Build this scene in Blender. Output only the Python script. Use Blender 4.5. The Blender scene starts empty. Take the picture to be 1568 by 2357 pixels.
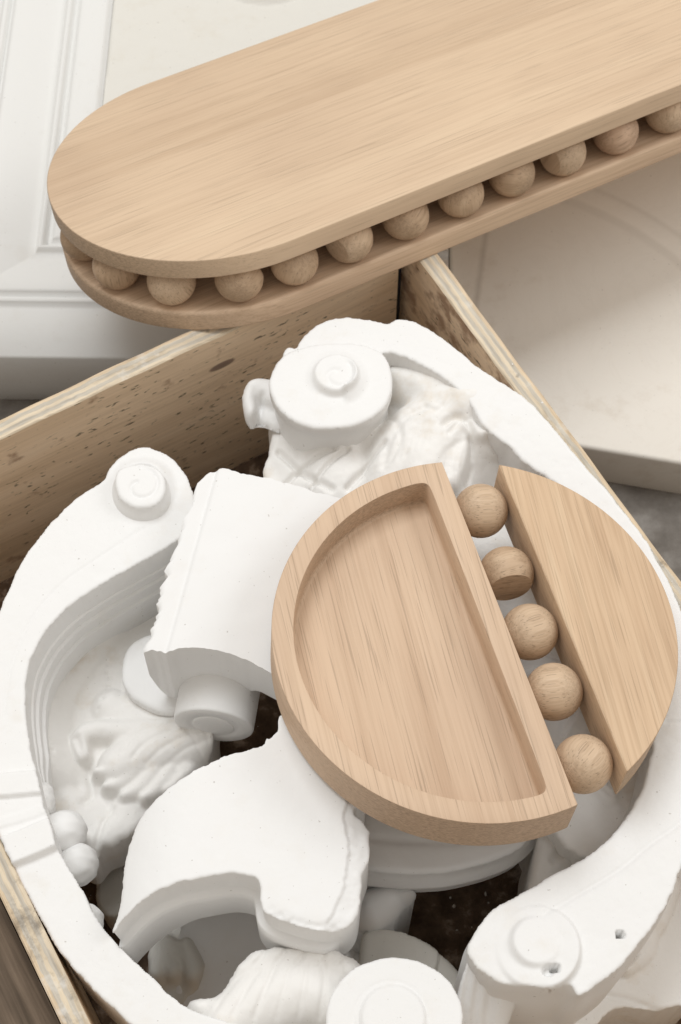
import bpy, bmesh, math, random
import numpy as np
from mathutils import Vector, Matrix

# ------------------------------------------------------------------ camera
TH = math.radians(28.0)          # tilt of the view from straight down
FPX, CX, CY = 3800.0, 784.0, 1178.5
CAMZ = 1.161
RIM = 0.20                       # height of the crate's rim
scene = bpy.context.scene
cam_d = bpy.data.cameras.new('camera')
cam = bpy.data.objects.new('camera', cam_d)
scene.collection.objects.link(cam)
scene.camera = cam
cam.location = (0, 0, CAMZ)
cam.rotation_euler = (TH, 0, 0)
cam_d.sensor_fit = 'VERTICAL'
cam_d.sensor_height = 36.0
cam_d.sensor_width = 24.0
cam_d.lens = 36.0 * FPX / 2357.0
cam_d.clip_start = 0.02
cam_d.clip_end = 50
cam_d.dof.use_dof = True
cam_d.dof.focus_distance = 0.985
cam_d.dof.aperture_fstop = 16.0

# ------------------------------------------------------------------ light
world = bpy.data.worlds.new('World')
scene.world = world
world.use_nodes = True
bg = world.node_tree.nodes['Background']
bg.inputs[0].default_value = (1.0, 0.925, 0.83, 1)
bg.inputs[1].default_value = 0.62

def area(name, loc, target, sx, sy, power, col):
    d = bpy.data.lights.new(name, 'AREA')
    d.shape = 'RECTANGLE'; d.size = sx; d.size_y = sy
    d.energy = power; d.color = col
    o = bpy.data.objects.new(name, d)
    scene.collection.objects.link(o)
    o.location = loc
    o.rotation_euler = (Vector(target) - Vector(loc)).to_track_quat('-Z', 'Y').to_euler()
    return o
area('softbox_light', (-0.7, 1.55, 3.3), (0.0, 0.45, 0.15), 1.8, 1.5, 64, (0.925, 0.965, 1.0))
area('slab_fill_light', (1.7, 0.85, 1.9), (0.15, 0.6, 0.1), 1.2, 1.0, 13, (0.98, 0.99, 1.0))  # unseen fill lamp, added to brighten the slab on the right

scene.view_settings.view_transform = 'Standard'
scene.view_settings.look = 'None'
scene.view_settings.exposure = 0.0
scene.view_settings.gamma = 1.0
scene.view_settings.use_curve_mapping = False
scene.render.engine = 'CYCLES'
scene.cycles.max_bounces = 8
scene.cycles.diffuse_bounces = 6
scene.cycles.use_denoising = True

random.seed(4)
rng = np.random.RandomState(7)
COL = scene.collection

# ------------------------------------------------------------------ helpers
def at(px, py, z):
    """world point at height z seen at that spot of the photograph"""
    u = (px - CX) / FPX; v = (CY - py) / FPX
    d = np.array([u, v * math.cos(TH) + math.sin(TH), v * math.sin(TH) - math.cos(TH)])
    t = (z - CAMZ) / d[2]
    return np.array([0, 0, CAMZ]) + d * t

def at_y(px, py, y):
    u = (px - CX) / FPX; v = (CY - py) / FPX
    d = np.array([u, v * math.cos(TH) + math.sin(TH), v * math.sin(TH) - math.cos(TH)])
    return np.array([0, 0, CAMZ]) + d * (y / d[1])

def W2(pts, z):
    return np.array([at(p[0], p[1], z)[:2] for p in pts])

def tag(o, label=None, cat=None, group=None, kind=None):
    if label: o['label'] = label
    if cat: o['category'] = cat
    if group: o['group'] = group
    if kind: o['kind'] = kind
    return o

def empty(name, loc, label, cat, group=None, mat=None):
    o = bpy.data.objects.new(name, None)
    COL.objects.link(o)
    o.empty_display_size = 0.03
    if mat is not None: o.matrix_world = mat
    else: o.location = loc
    return tag(o, label, cat, group)

def link_mesh(name, verts, faces, mat, parent=None, smooth=True, world=True, slots=None):
    me = bpy.data.meshes.new(name)
    me.from_pydata([tuple(map(float, v)) for v in verts], [], [tuple(map(int, f)) for f in faces])
    me.materials.append(mat) if not isinstance(mat, (list, tuple)) else [me.materials.append(m) for m in mat]
    if slots is not None: me.polygons.foreach_set('material_index', slots)
    me.polygons.foreach_set('use_smooth', [smooth] * len(me.polygons))
    me.update()
    o = bpy.data.objects.new(name, me)
    COL.objects.link(o)
    if parent is not None:
        o.parent = parent
        if world: o.matrix_parent_inverse = parent_mw(parent).inverted()
    return o

def parent_mw(p):
    m = p.matrix_basis.copy()
    while p.parent is not None:
        p = p.parent
        m = p.matrix_basis @ m
    return m

def fix_normals(o):
    bm = bmesh.new(); bm.from_mesh(o.data)
    bmesh.ops.recalc_face_normals(bm, faces=bm.faces)
    bm.to_mesh(o.data); bm.free()

def catmull(P, n=5, closed=True):
    P = np.asarray(P, float); N = len(P); out = []
    rngi = range(N) if closed else range(N - 1)
    for i in rngi:
        if closed: a, b, c, d = P[(i-1) % N], P[i], P[(i+1) % N], P[(i+2) % N]
        else: a, b, c, d = P[max(i-1, 0)], P[i], P[i+1], P[min(i+2, N-1)]
        for k in range(n):
            t = k / n
            out.append(0.5 * ((2*b) + (-a+c)*t + (2*a-5*b+4*c-d)*t*t + (-a+3*b-3*c+d)*t**3))
    if not closed: out.append(P[-1])
    return np.array(out)

def vnoise(X, Y, scale, seed=0):
    """smooth value noise, -1..1"""
    r = np.random.RandomState(seed)
    T = r.rand(64, 64) * 2 - 1
    x = X / scale + 17.3; y = Y / scale + 9.1
    xi = np.floor(x).astype(int); yi = np.floor(y).astype(int)
    fx = x - xi; fy = y - yi
    fx = fx*fx*(3-2*fx); fy = fy*fy*(3-2*fy)
    g = lambda a, b: T[a % 64, b % 64]
    return (g(xi, yi)*(1-fx)*(1-fy) + g(xi+1, yi)*fx*(1-fy) + g(xi, yi+1)*(1-fx)*fy + g(xi+1, yi+1)*fx*fy)

def fbm(X, Y, scale, seed=0, oct=3):
    s = 0; a = 1; tot = 0
    for k in range(oct):
        s = s + a * vnoise(X, Y, scale / 2**k, seed + k); tot += a; a *= 0.55
    return s / tot

def sdf(P, X, Y):
    """signed distance to a closed polygon (negative inside)"""
    d = np.full(X.shape, 1e9); inside = np.zeros(X.shape, bool)
    N = len(P)
    for i in range(N):
        ax, ay = P[i]; bx, by = P[(i+1) % N]
        ex, ey = bx-ax, by-ay
        L = ex*ex + ey*ey
        if L < 1e-14: continue
        wx, wy = X-ax, Y-ay
        t = np.clip((wx*ex + wy*ey) / L, 0, 1)
        dx, dy = wx - ex*t, wy - ey*t
        d = np.minimum(d, dx*dx + dy*dy)
        if ay != by:
            cond = ((Y >= ay) & (Y < by)) | ((Y >= by) & (Y < ay))
            xc = ax + (Y - ay) / (by - ay) * ex
            inside ^= cond & (X < xc)
    d = np.sqrt(d)
    return np.where(inside, -d, d)

class Field:
    def __init__(s, X, Y, sd, H): s.X, s.Y, s.sd, s.H = X, Y, sd, H
    def line(s, pts, widths, z):
        """distance and local width along a polyline given in picture spots at height z; widths in metres"""
        P = W2(pts, z); n = 4
        w = np.asarray(widths if hasattr(widths, '__len__') else [widths]*len(pts), float)
        if len(P) > 2:
            PP = catmull(np.column_stack([P, w]), n, False)
        else: PP = np.column_stack([P, w])
        D = np.full(s.X.shape, 1e9); Wd = np.full(s.X.shape, 1e-4); T = np.zeros(s.X.shape); S = np.zeros(s.X.shape)
        M = len(PP) - 1
        for i in range(M):
            a, b = PP[i], PP[i+1]
            e = b[:2]-a[:2]; L = max(e @ e, 1e-12)
            wx, wy = s.X-a[0], s.Y-a[1]
            t = np.clip((wx*e[0] + wy*e[1]) / L, 0, 1)
            dx, dy = wx-e[0]*t, wy-e[1]*t
            ww = np.maximum(a[2] + (b[2]-a[2])*t, 2e-4)
            d = np.hypot(dx, dy)
            better = d / ww < D / Wd
            D = np.where(better, d, D); Wd = np.where(better, ww, Wd); T = np.where(better, (i+t)/M, T)
            S = np.where(better, np.sign(dx*e[1]-dy*e[0]), S)
        return D, Wd, T, S
    def stroke(s, pts, w, z, h, zend=None, k=0.003, rib=0.0, veins=0):
        """a rounded lobe: its crest stands h above z"""
        D, Wd, T, S = s.line(pts, w, z)
        q = D / Wd
        zc = z if zend is None else z + (zend - z) * T
        hh = h * np.sqrt(np.clip(1 - q*q, 0, 1))
        if rib: hh = hh - rib * np.exp(-(D / 0.0011)**2)
        if veins: hh = hh + 0.0011 * np.sin(T * veins * 6.283 + q * 3.0) * (q < 1)
        B = np.where(q < 1, zc + hh, zc - (q-1) * Wd * 1.2)
        a, b = s.H, B
        m = np.clip(0.5 + 0.5*(b-a)/k, 0, 1)
        s.H = a*(1-m) + b*m + k*m*(1-m)
        return s
    def disc(s, c, r, z, h, k=0.001, edge=0.002):
        P = W2([c], z)[0]
        d = np.hypot(s.X-P[0], s.Y-P[1])
        B = np.where(d < r, z + h - edge + edge*np.sqrt(np.clip(1-np.clip((d-(r-edge))/edge, 0, 1)**2, 0, 1)), z+h-edge - (d-r)*12)
        m = np.clip(0.5 + 0.5*(B-s.H)/k, 0, 1)
        s.H = s.H*(1-m) + B*m + k*m*(1-m)
        return s
    def groove(s, pts, w, z, depth):
        D, Wd, T, S = s.line(pts, w, z)
        s.H = s.H - depth * np.exp(-(D/Wd)**2)
        return s
    def hole(s, c, r, z, depth):
        P = W2([c], z)[0]
        d = np.hypot(s.X-P[0], s.Y-P[1]) * (1 + 0.25*vnoise(s.X, s.Y, 0.004, 3))
        s.H = s.H - depth * np.clip((r-d)/(0.3*r), 0, 1)
        return s
    def spiral(s, c, r0, r1, turns, z, w, depth, a0=0):
        P = W2([c], z)[0]
        dx, dy = s.X-P[0], s.Y-P[1]
        r = np.hypot(dx, dy); a = np.arctan2(dy, dx)
        best = np.full(s.X.shape, 1e9)
        for k in range(-1, int(turns)+2):
            ph = (a - a0 + 2*math.pi*k) / (2*math.pi)
            rr = r0 + (r1-r0) * ph / turns
            ok = (ph >= 0) & (ph <= turns)
            best = np.where(ok, np.minimum(best, np.abs(r-rr)), best)
        s.H = s.H - depth * np.exp(-(best/w)**2)
        return s
    def snail(s, c, R, h, a0, z, w, tip=0.0):
        P = W2([c], z)[0]
        dx, dy = s.X-P[0], s.Y-P[1]
        r = np.hypot(dx, dy); a = np.arctan2(dy, dx)
        ph = np.mod(a - a0, 2*math.pi) / (2*math.pi)
        q = np.clip((r - R*0.9) / (w*(1.05-0.5*ph)), 0, 1)
        s.H = s.H + h*(1-ph)**1.3 * (1 - q*q*(3-2*q)) * np.clip(ph/0.03, 0, 1) * np.clip((r-0.8*R)/(0.15*R), 0, 1)
    def tilt_disc(s, c, R, h, a1, z, edge=0.003):
        P = W2([c], z)[0]
        dx, dy = s.X-P[0], s.Y-P[1]
        r = np.hypot(dx, dy); a = np.arctan2(dy, dx)
        q = np.clip((R - r)/edge, 0, 1); q = q*q*(3-2*q)
        s.H = s.H + h*q*(0.5+0.5*np.cos(a-a1)*np.clip(r/R, 0, 1))
    def blur(s, n=1):
        for _ in range(n):
            h = np.pad(s.H, 1, mode='edge')
            s.H = (h[1:-1, 1:-1]*4 + h[:-2, 1:-1]*2 + h[2:, 1:-1]*2 + h[1:-1, :-2]*2 + h[1:-1, 2:]*2
                   + h[:-2, :-2] + h[2:, 2:] + h[:-2, 2:] + h[2:, :-2]) / 16
        return s

def relief(name, parent, mat, outline, z, bottom, fn=None, dx=0.001, rnd=0.0018, skirt=((0, 0.0006),), rough=0.0003,
           chip=0.0004, smooth=4, seed=1, world_outline=False, chips=(), inward=None, above=None):
    """one solid casting: a height map over the outline (picture spots at height z), with sides down to bottom.
    skirt: (metres outward, metres down) steps of the side; bottom: height or f(x, y)"""
    P = np.asarray(outline, float) if world_outline else W2(outline, z)
    if smooth: P = catmull(P, smooth)
    lo = P.min(0) - 3*dx; hi = P.max(0) + 3*dx
    xs = np.arange(lo[0], hi[0], dx); ys = np.arange(lo[1], hi[1], dx)
    X, Y = np.meshgrid(xs, ys, indexing='ij')
    sd = sdf(P, X, Y) + chip * (fbm(X, Y, 0.006, seed, 2) + 0.8*np.maximum(vnoise(X, Y, 0.012, seed+9)-0.55, 0)*4)
    for (c, r) in chips:
        q = at(c[0], c[1], z)
        sd = np.maximum(sd, r - np.hypot(X-q[0], Y-q[1]) * (1 + 0.3*vnoise(X, Y, 0.004, seed+3)))
    F = Field(X, Y, sd, np.full(X.shape, float(z)))
    if fn: fn(F)
    H = F.H
    # grad of sd
    gx, gy = np.gradient(sd, dx)
    gl = np.maximum(np.hypot(gx, gy), 1e-6); gx /= gl; gy /= gl
    s = np.clip(-sd, 0, rnd)
    H = H - (rnd - np.sqrt(np.clip(rnd**2 - (rnd-s)**2, 0, None)))*0.8
    H = H + rough * fbm(X, Y, 0.012, seed+20, 4)
    keep = sd < 0.75*dx
    out = keep & (sd > 0)
    Xs = np.where(out, X - gx*sd, X); Ys = np.where(out, Y - gy*sd, Y)
    near = keep & (sd > -0.35*dx) & (sd <= 0)
    Xs = np.where(near, X - gx*sd, Xs); Ys = np.where(near, Y - gy*sd, Ys)
    cell = keep[:-1, :-1] & keep[1:, :-1] & keep[1:, 1:] & keep[:-1, 1:]
    used = np.zeros(X.shape, bool)
    used[:-1, :-1] |= cell; used[1:, :-1] |= cell; used[1:, 1:] |= cell; used[:-1, 1:] |= cell
    idx = -np.ones(X.shape, int); idx[used] = np.arange(used.sum())
    V = list(np.column_stack([Xs[used], Ys[used], H[used]]))
    a = idx[:-1, :-1][cell]; b = idx[1:, :-1][cell]; c = idx[1:, 1:][cell]; d = idx[:-1, 1:][cell]
    faces = list(map(tuple, np.column_stack([a, b, c, d])))
    # boundary edges (counter-clockwise with the solid on the left)
    pc = np.pad(cell, 1)
    nI, nJ = cell.shape
    edges = []
    ci, cj = np.nonzero(cell)
    for i, j in zip(ci, cj):
        if not pc[i+1, j]: edges.append((idx[i, j], idx[i+1, j]))
        if not pc[i+2, j+1]: edges.append((idx[i+1, j], idx[i+1, j+1]))
        if not pc[i+1, j+2]: edges.append((idx[i+1, j+1], idx[i, j+1]))
        if not pc[i, j+1]: edges.append((idx[i, j+1], idx[i, j]))
    bset = sorted({e[0] for e in edges} | {e[1] for e in edges})
    ii, jj = np.nonzero(used)
    nxt = {}; prv = {}
    for e0, e1 in edges: nxt[e0] = e1; prv[e1] = e0
    bl = np.array(bset); pos = {v: k for k, v in enumerate(bset)}
    ni_ = np.array([pos[nxt[v]] for v in bset]); pi_ = np.array([pos[prv[v]] for v in bset])
    B0 = np.array([V[v] for v in bset])
    def lap(B, n):
        for _ in range(n): B = B*0.4 + 0.3*(B[ni_] + B[pi_])
        return B
    B1 = lap(B0, 6); B2 = lap(B1, 30)
    tg = lap(B2[ni_] - B2[pi_], 12); nm = np.column_stack([tg[:, 1], -tg[:, 0]]); nm /= np.maximum(np.linalg.norm(nm, axis=1), 1e-9)[:, None]
    rings = list(skirt)[:1] + [(skirt[0][0], 0.0018)] + list(skirt)[1:]
    msk = np.ones(len(bset))
    if inward is not None:
        q = W2([inward], z)[0]; w_ = q - B2[:, :2]
        msk = np.clip((nm * w_).sum(1)/np.maximum(np.linalg.norm(w_, axis=1), 1e-6)*3, 0, 1)
    if above is not None: msk = msk*np.clip((B2[:, 1]-W2([above], z)[0][1])/0.03, 0, 1)
    last = {v: v for v in bset}
    nv = len(V)
    newV = []
    for ri in range(len(rings) + 1):
        fade = ri == len(rings)
        o_, dn = rings[-1] if fade else rings[ri]
        BB = B0 if (ri == 0 and not fade) else (B1 if ri <= 1 else B2)
        cur = {}
        for k, v in enumerate(bset):
            x = BB[k, 0] + nm[k, 0]*o_*msk[k]; y = BB[k, 1] + nm[k, 1]*o_*msk[k]
            bb = bottom(x, y) if callable(bottom) else bottom
            z0 = BB[k, 2] if ri else B0[k, 2]
            if fade: zz = min(z0 - 0.0005, bb)
            else: zz = max(z0 - dn, bb + 0.0004*(len(rings)-ri))
            cur[v] = nv; nv += 1
            newV.append((x, y, zz))
        for e0, e1 in edges:
            faces.append((last[e0], cur[e0], cur[e1], last[e1]))
        last = cur
    V = V + newV
    return link_mesh(name, V, faces, mat, parent)

# ------------------------------------------------------------------ materials
def nodes(name):
    m = bpy.data.materials.new(name); m.use_nodes = True
    nt = m.node_tree; b = nt.nodes['Principled BSDF']
    return m, nt, b
def N(nt, t, **kw):
    n = nt.nodes.new(t)
    for k, v in kw.items():
        if k.startswith('i_'):
            key = k[2:]
            key = int(key) if key.isdigit() else key.replace('_', ' ')
            n.inputs[key].default_value = v
        else: setattr(n, k, v)
    return n
def ramp(nt, src, stops, interp='LINEAR'):
    r = nt.nodes.new('ShaderNodeValToRGB'); r.color_ramp.interpolation = interp
    e = r.color_ramp.elements
    while len(e) < len(stops): e.new(0.5)
    for k, (p, c) in enumerate(stops):
        e[k].position = p; e[k].color = c if len(c) == 4 else (*c, 1)
    nt.links.new(src, r.inputs[0]); return r
def mapping(nt, scale, rot=(0, 0, 0), loc=(0, 0, 0), coord='Object'):
    tc = nt.nodes.new('ShaderNodeTexCoord'); mp = nt.nodes.new('ShaderNodeMapping')
    mp.inputs['Scale'].default_value = scale; mp.inputs['Rotation'].default_value = rot; mp.inputs['Location'].default_value = loc
    nt.links.new(tc.outputs[coord], mp.inputs[0]); return mp
def noise(nt, mp, scale, detail=4, rough=0.5, dist=0.0):
    n = N(nt, 'ShaderNodeTexNoise'); n.inputs['Scale'].default_value = scale; n.inputs['Detail'].default_value = detail
    n.inputs['Roughness'].default_value = rough; n.inputs['Distortion'].default_value = dist
    nt.links.new(mp.outputs[0], n.inputs['Vector']); return n
def mixc(nt, fac, a, b, mode='MIX'):
    m = nt.nodes.new('ShaderNodeMix'); m.data_type = 'RGBA'; m.blend_type = mode
    def put(sock, v):
        if hasattr(v, 'type') and hasattr(v, 'is_linked'): nt.links.new(v, sock)
        else: sock.default_value = v if not isinstance(v, tuple) or len(v) == 4 else (*v, 1)
    if isinstance(fac, float): m.inputs[0].default_value = fac
    else: nt.links.new(fac, m.inputs[0])
    put(m.inputs[6], a); put(m.inputs[7], b); return m.outputs[2]
def bump(nt, b, h, strength, dist=0.001, prev=None):
    n = nt.nodes.new('ShaderNodeBump'); n.inputs['Strength'].default_value = strength; n.inputs['Distance'].default_value = dist
    nt.links.new(h, n.inputs['Height'])
    if prev is not None: nt.links.new(prev.outputs[0], n.inputs['Normal'])
    nt.links.new(n.outputs[0], b.inputs['Normal']); return n

def oak(name, c_light, c_mid, c_dark, pore=0.5, rot=0.0, seed=0.0, bands=(1.2, 40), porescale=1.0, rough=0.55, endg=0.8, fine=0.75):
    """oak with its grain along local x (turned by rot about z)"""
    m, nt, b = nodes(name)
    R = (0, 0, rot)
    L = (seed, seed*0.7, seed*1.3)
    m1 = mapping(nt, (1, 1, 1), R, L)
    # broad bands of tone, with a slight wander
    mpb = N(nt, 'ShaderNodeMapping'); mpb.inputs['Scale'].default_value = (bands[0], bands[1], bands[1]); nt.links.new(m1.outputs[0], mpb.inputs[0])
    n1 = noise(nt, mpb, 1.0, 5, 0.55, 0.25)
    mpf = N(nt, 'ShaderNodeMapping'); mpf.inputs['Scale'].default_value = (8, 520, 520); nt.links.new(m1.outputs[0], mpf.inputs[0])
    n2 = noise(nt, mpf, 1.0, 3, 0.6, 0.15)
    c1 = ramp(nt, n1.outputs[0], [(0.3, c_dark), (0.47, c_mid), (0.56, c_mid), (0.72, c_light)])
    f2 = ramp(nt, n2.outputs[0], [(0.33, (0.80, 0.77, 0.74)), (0.55, (1, 1, 1)), (0.8, (1.06, 1.06, 1.06))])
    col = mixc(nt, fine, c1.outputs[0], f2.outputs[0], 'MULTIPLY')
    # slow patches
    n3 = noise(nt, m1, 7, 2, 0.5)
    f3 = ramp(nt, n3.outputs[0], [(0.3, (0.93, 0.91, 0.90)), (0.7, (1.05, 1.05, 1.04))])
    col = mixc(nt, 0.8, col, f3.outputs[0], 'MULTIPLY')
    # open pores: short dark dashes
    mpp = N(nt, 'ShaderNodeMapping'); mpp.inputs['Scale'].default_value = (24*porescale, 1250*porescale, 1250*porescale); nt.links.new(m1.outputs[0], mpp.inputs[0])
    n4 = noise(nt, mpp, 1.0, 0.6, 0.4, 0.05)
    mpq = N(nt, 'ShaderNodeMapping'); mpq.inputs['Scale'].default_value = (4, 70, 70); nt.links.new(m1.outputs[0], mpq.inputs[0])
    n5 = noise(nt, mpq, 1.0, 2, 0.5)
    thr = N(nt, 'ShaderNodeMath', operation='MULTIPLY_ADD', i_1=0.16, i_2=0.0); nt.links.new(n5.outputs[0], thr.inputs[0])
    add = N(nt, 'ShaderNodeMath', operation='ADD'); nt.links.new(n4.outputs[0], add.inputs[0]); nt.links.new(thr.outputs[0], add.inputs[1])
    pr = ramp(nt, add.outputs[0], [(0.72, (0, 0, 0)), (0.79, (1, 1, 1))])
    pm = N(nt, 'ShaderNodeMath', operation='MULTIPLY', i_1=pore); nt.links.new(pr.outputs[0], pm.inputs[0])
    col = mixc(nt, pm.outputs[0], col, tuple(x*0.45 for x in c_dark))
    # end grain is darker than face grain
    geo = nt.nodes.new('ShaderNodeTexCoord')
    dp = N(nt, 'ShaderNodeVectorMath', operation='DOT_PRODUCT'); nt.links.new(geo.outputs['Normal'], dp.inputs[0]); dp.inputs[1].default_value = (math.cos(rot), -math.sin(rot), 0)
    ab = N(nt, 'ShaderNodeMath', operation='ABSOLUTE'); nt.links.new(dp.outputs['Value'], ab.inputs[0])
    mpe = N(nt, 'ShaderNodeMapping'); mpe.inputs['Scale'].default_value = (420, 420, 1500); nt.links.new(m1.outputs[0], mpe.inputs[0])
    ne = noise(nt, mpe, 1.0, 2, 0.6)
    ce = ramp(nt, ne.outputs[0], [(0.35, tuple(x*0.50 for x in c_dark)), (0.6, tuple(x*0.86 for x in c_dark))])
    er = ramp(nt, ab.outputs[0], [(0.25, (0, 0, 0)), (0.8, (endg, endg, endg))])
    col = mixc(nt, er.outputs[0], col, ce.outputs[0])
    nt.links.new(col, b.inputs['Base Color'])
    b.inputs['Roughness'].default_value = rough
    b.inputs['Specular IOR Level'].default_value = 0.25
    inv = N(nt, 'ShaderNodeMath', operation='SUBTRACT', i_0=1.0); nt.links.new(pm.outputs[0], inv.inputs[1])
    p = bump(nt, b, inv.outputs[0], 0.35, 0.0006)
    bump(nt, b, n2.outputs[0], 0.18, 0.0005, p)
    return m

OAK_PLANK = oak('oak_plank', (0.671, 0.518, 0.367), (0.624, 0.472, 0.332), (0.553, 0.407, 0.279), pore=0.26, bands=(0.8, 30), seed=1.3, porescale=1.0, fine=0.42)
OAK_TRAY = oak('oak_tray', (0.665, 0.507, 0.368), (0.622, 0.461, 0.328), (0.550, 0.393, 0.272), pore=0.36, rot=math.radians(-86), bands=(1.6, 48), seed=3.1, fine=0.5)
OAK_SEG = oak('oak_segment', (0.680, 0.518, 0.354), (0.628, 0.458, 0.305), (0.553, 0.389, 0.252), pore=0.30, rot=math.radians(-83), bands=(6, 85), seed=8.2)
OAK_LOW = oak('oak_lower', (0.661, 0.500, 0.354), (0.614, 0.453, 0.319), (0.548, 0.398, 0.274), pore=0.25, bands=(2, 80), seed=5.5)
OAK_BALL = oak('oak_ball', (0.661, 0.509, 0.363), (0.605, 0.453, 0.314), (0.510, 0.370, 0.252), pore=0.55, bands=(9, 170), seed=2.2, endg=0.45)

OAK_BALL2 = oak('oak_ball_dark', (0.60, 0.45, 0.31), (0.53, 0.385, 0.26), (0.43, 0.30, 0.195), pore=0.5, bands=(12, 140), seed=6.6, endg=0.45)
OAK_BALL3 = oak('oak_ball_pink', (0.67, 0.49, 0.35), (0.60, 0.425, 0.30), (0.49, 0.335, 0.23), pore=0.45, bands=(7, 230), seed=12.2, endg=0.5)

def plaster(name, base=(0.80, 0.795, 0.785), stain=(0.70, 0.645, 0.56), amt=0.25, pits=0.5, grain=1.0, seed=0.0):
    m, nt, b = nodes(name)
    mp = mapping(nt, (1, 1, 1), (0, 0, 0), (seed, seed, seed))
    n1 = noise(nt, mp, 11, 5, 0.6)
    n2 = noise(nt, mp, 55, 4, 0.6)
    mul = N(nt, 'ShaderNodeMath', operation='MULTIPLY'); nt.links.new(n1.outputs[0], mul.inputs[0]); nt.links.new(n2.outputs[0], mul.inputs[1])
    st = ramp(nt, mul.outputs[0], [(0.30, (0, 0, 0)), (0.46, (amt, amt, amt))])
    col = mixc(nt, st.outputs[0], base, stain)
    # dark specks
    n3 = noise(nt, mp, 420, 1, 0.5)
    sp = ramp(nt, n3.outputs[0], [(0.755, (0, 0, 0)), (0.80, (0.5, 0.5, 0.5))])
    col = mixc(nt, sp.outputs[0], col, (0.36, 0.33, 0.29))
    nt.links.new(col, b.inputs['Base Color'])
    b.inputs['Roughness'].default_value = 0.75
    b.inputs['Specular IOR Level'].default_value = 0.18
    nf = noise(nt, mp, 900, 3, 0.6)
    nm = noise(nt, mp, 130, 5, 0.65)
    p = bump(nt, b, nf.outputs[0], 0.10*grain, 0.0006)
    p = bump(nt, b, nm.outputs[0], 0.16*grain, 0.0016, p)
    vor = N(nt, 'ShaderNodeTexVoronoi', feature='F1'); vor.inputs['Scale'].default_value = 170; nt.links.new(mp.outputs[0], vor.inputs['Vector'])
    pr = ramp(nt, vor.outputs['Distance'], [(0.06, (0, 0, 0)), (0.13, (1, 1, 1))])
    bump(nt, b, pr.outputs[0], 0.35*pits, 0.0007, p)
    return m
PL = plaster('white_plaster', amt=0.30)
PL_STAIN_BOUNCE = plaster('stained_bounce_plaster', base=(0.80, 0.785, 0.76), stain=(0.62, 0.525, 0.40), amt=0.45, pits=0.8, seed=2.7)  # stains, plus the warm bounced light of the hollows put into the colour
PL_SMOOTH = plaster('smooth_plaster', base=(0.80, 0.797, 0.79), amt=0.14, pits=0.25, grain=0.5, seed=5.1)
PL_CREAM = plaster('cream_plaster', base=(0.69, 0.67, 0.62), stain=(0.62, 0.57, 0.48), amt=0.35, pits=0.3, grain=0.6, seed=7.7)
PL_GREY = plaster('frame_plaster', base=(0.735, 0.73, 0.71), stain=(0.60, 0.56, 0.50), amt=0.22, pits=0.3, grain=0.6, seed=4.2)
PL_SLAB = plaster('slab_plaster', base=(0.80, 0.755, 0.685), stain=(0.64, 0.565, 0.475), amt=0.55, pits=0.15, grain=0.4, seed=9.2)

def ply_face(name, knot=None, red=0.63):
    m, nt, b = nodes(name)
    m1 = mapping(nt, (1, 1, 1))
    ms = N(nt, 'ShaderNodeMapping'); ms.inputs['Scale'].default_value = (3, 26, 26); nt.links.new(m1.outputs[0], ms.inputs[0])
    n1 = noise(nt, ms, 1, 5, 0.6, 0.3)
    c = ramp(nt, n1.outputs[0], [(0.28, (0.64, 0.485, 0.33)), (0.5, (0.78, 0.61, 0.435)), (0.75, (0.84, 0.69, 0.52))])
    mg = N(nt, 'ShaderNodeMapping'); mg.inputs['Scale'].default_value = (10, 300, 300); nt.links.new(m1.outputs[0], mg.inputs[0])
    ng = noise(nt, mg, 1, 3, 0.6)
    g = ramp(nt, ng.outputs[0], [(0.3, (0.82, 0.80, 0.78)), (0.6, (1, 1, 1))])
    col = mixc(nt, 0.8, c.outputs[0], g.outputs[0], 'MULTIPLY')
    # mould specks, elongated
    mk = N(nt, 'ShaderNodeMapping'); mk.inputs['Scale'].default_value = (110, 300, 300); nt.links.new(m1.outputs[0], mk.inputs[0])
    nk = noise(nt, mk, 1, 2, 0.5, 0.4)
    npch = noise(nt, m1, 14, 3, 0.6)
    ad = N(nt, 'ShaderNodeMath', operation='MULTIPLY_ADD', i_1=0.30, i_2=0.0); nt.links.new(npch.outputs[0], ad.inputs[0])
    a2 = N(nt, 'ShaderNodeMath', operation='ADD'); nt.links.new(ad.outputs[0], a2.inputs[0]); nt.links.new(nk.outputs[0], a2.inputs[1])
    k = ramp(nt, a2.outputs[0], [(0.775, (0, 0, 0)), (0.87, (0.9, 0.9, 0.9))])
    col = mixc(nt, k.outputs[0], col, (0.085, 0.075, 0.05))
    nr = noise(nt, m1, 38, 4, 0.6)
    kr = ramp(nt, nr.outputs[0], [(red, (0, 0, 0)), (red+0.11, (0.65, 0.65, 0.65))])
    col = mixc(nt, kr.outputs[0], col, (0.21, 0.105, 0.06))
    if knot:
        tk = nt.nodes.new('ShaderNodeMapping'); tk.inputs['Location'].default_value = (-knot[0]/0.0115, -knot[1]/0.0042, 0); tk.inputs['Scale'].default_value = (1/0.0115, 1/0.0042, 0)
        nt.links.new(m1.outputs[0], tk.inputs[0])
        ln = N(nt, 'ShaderNodeVectorMath', operation='LENGTH'); nt.links.new(tk.outputs[0], ln.inputs[0])
        kk = ramp(nt, ln.outputs['Value'], [(0.0, (0.9, 0.9, 0.9)), (0.78, (0.8, 0.8, 0.8)), (1.0, (0, 0, 0))])
        col = mixc(nt, kk.outputs[0], col, (0.16, 0.105, 0.085))
    nt.links.new(col, b.inputs['Base Color']); b.inputs['Roughness'].default_value = 0.8
    b.inputs['Specular IOR Level'].default_value = 0.2
    bump(nt, b, ng.outputs[0], 0.3, 0.0008)
    return m
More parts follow.
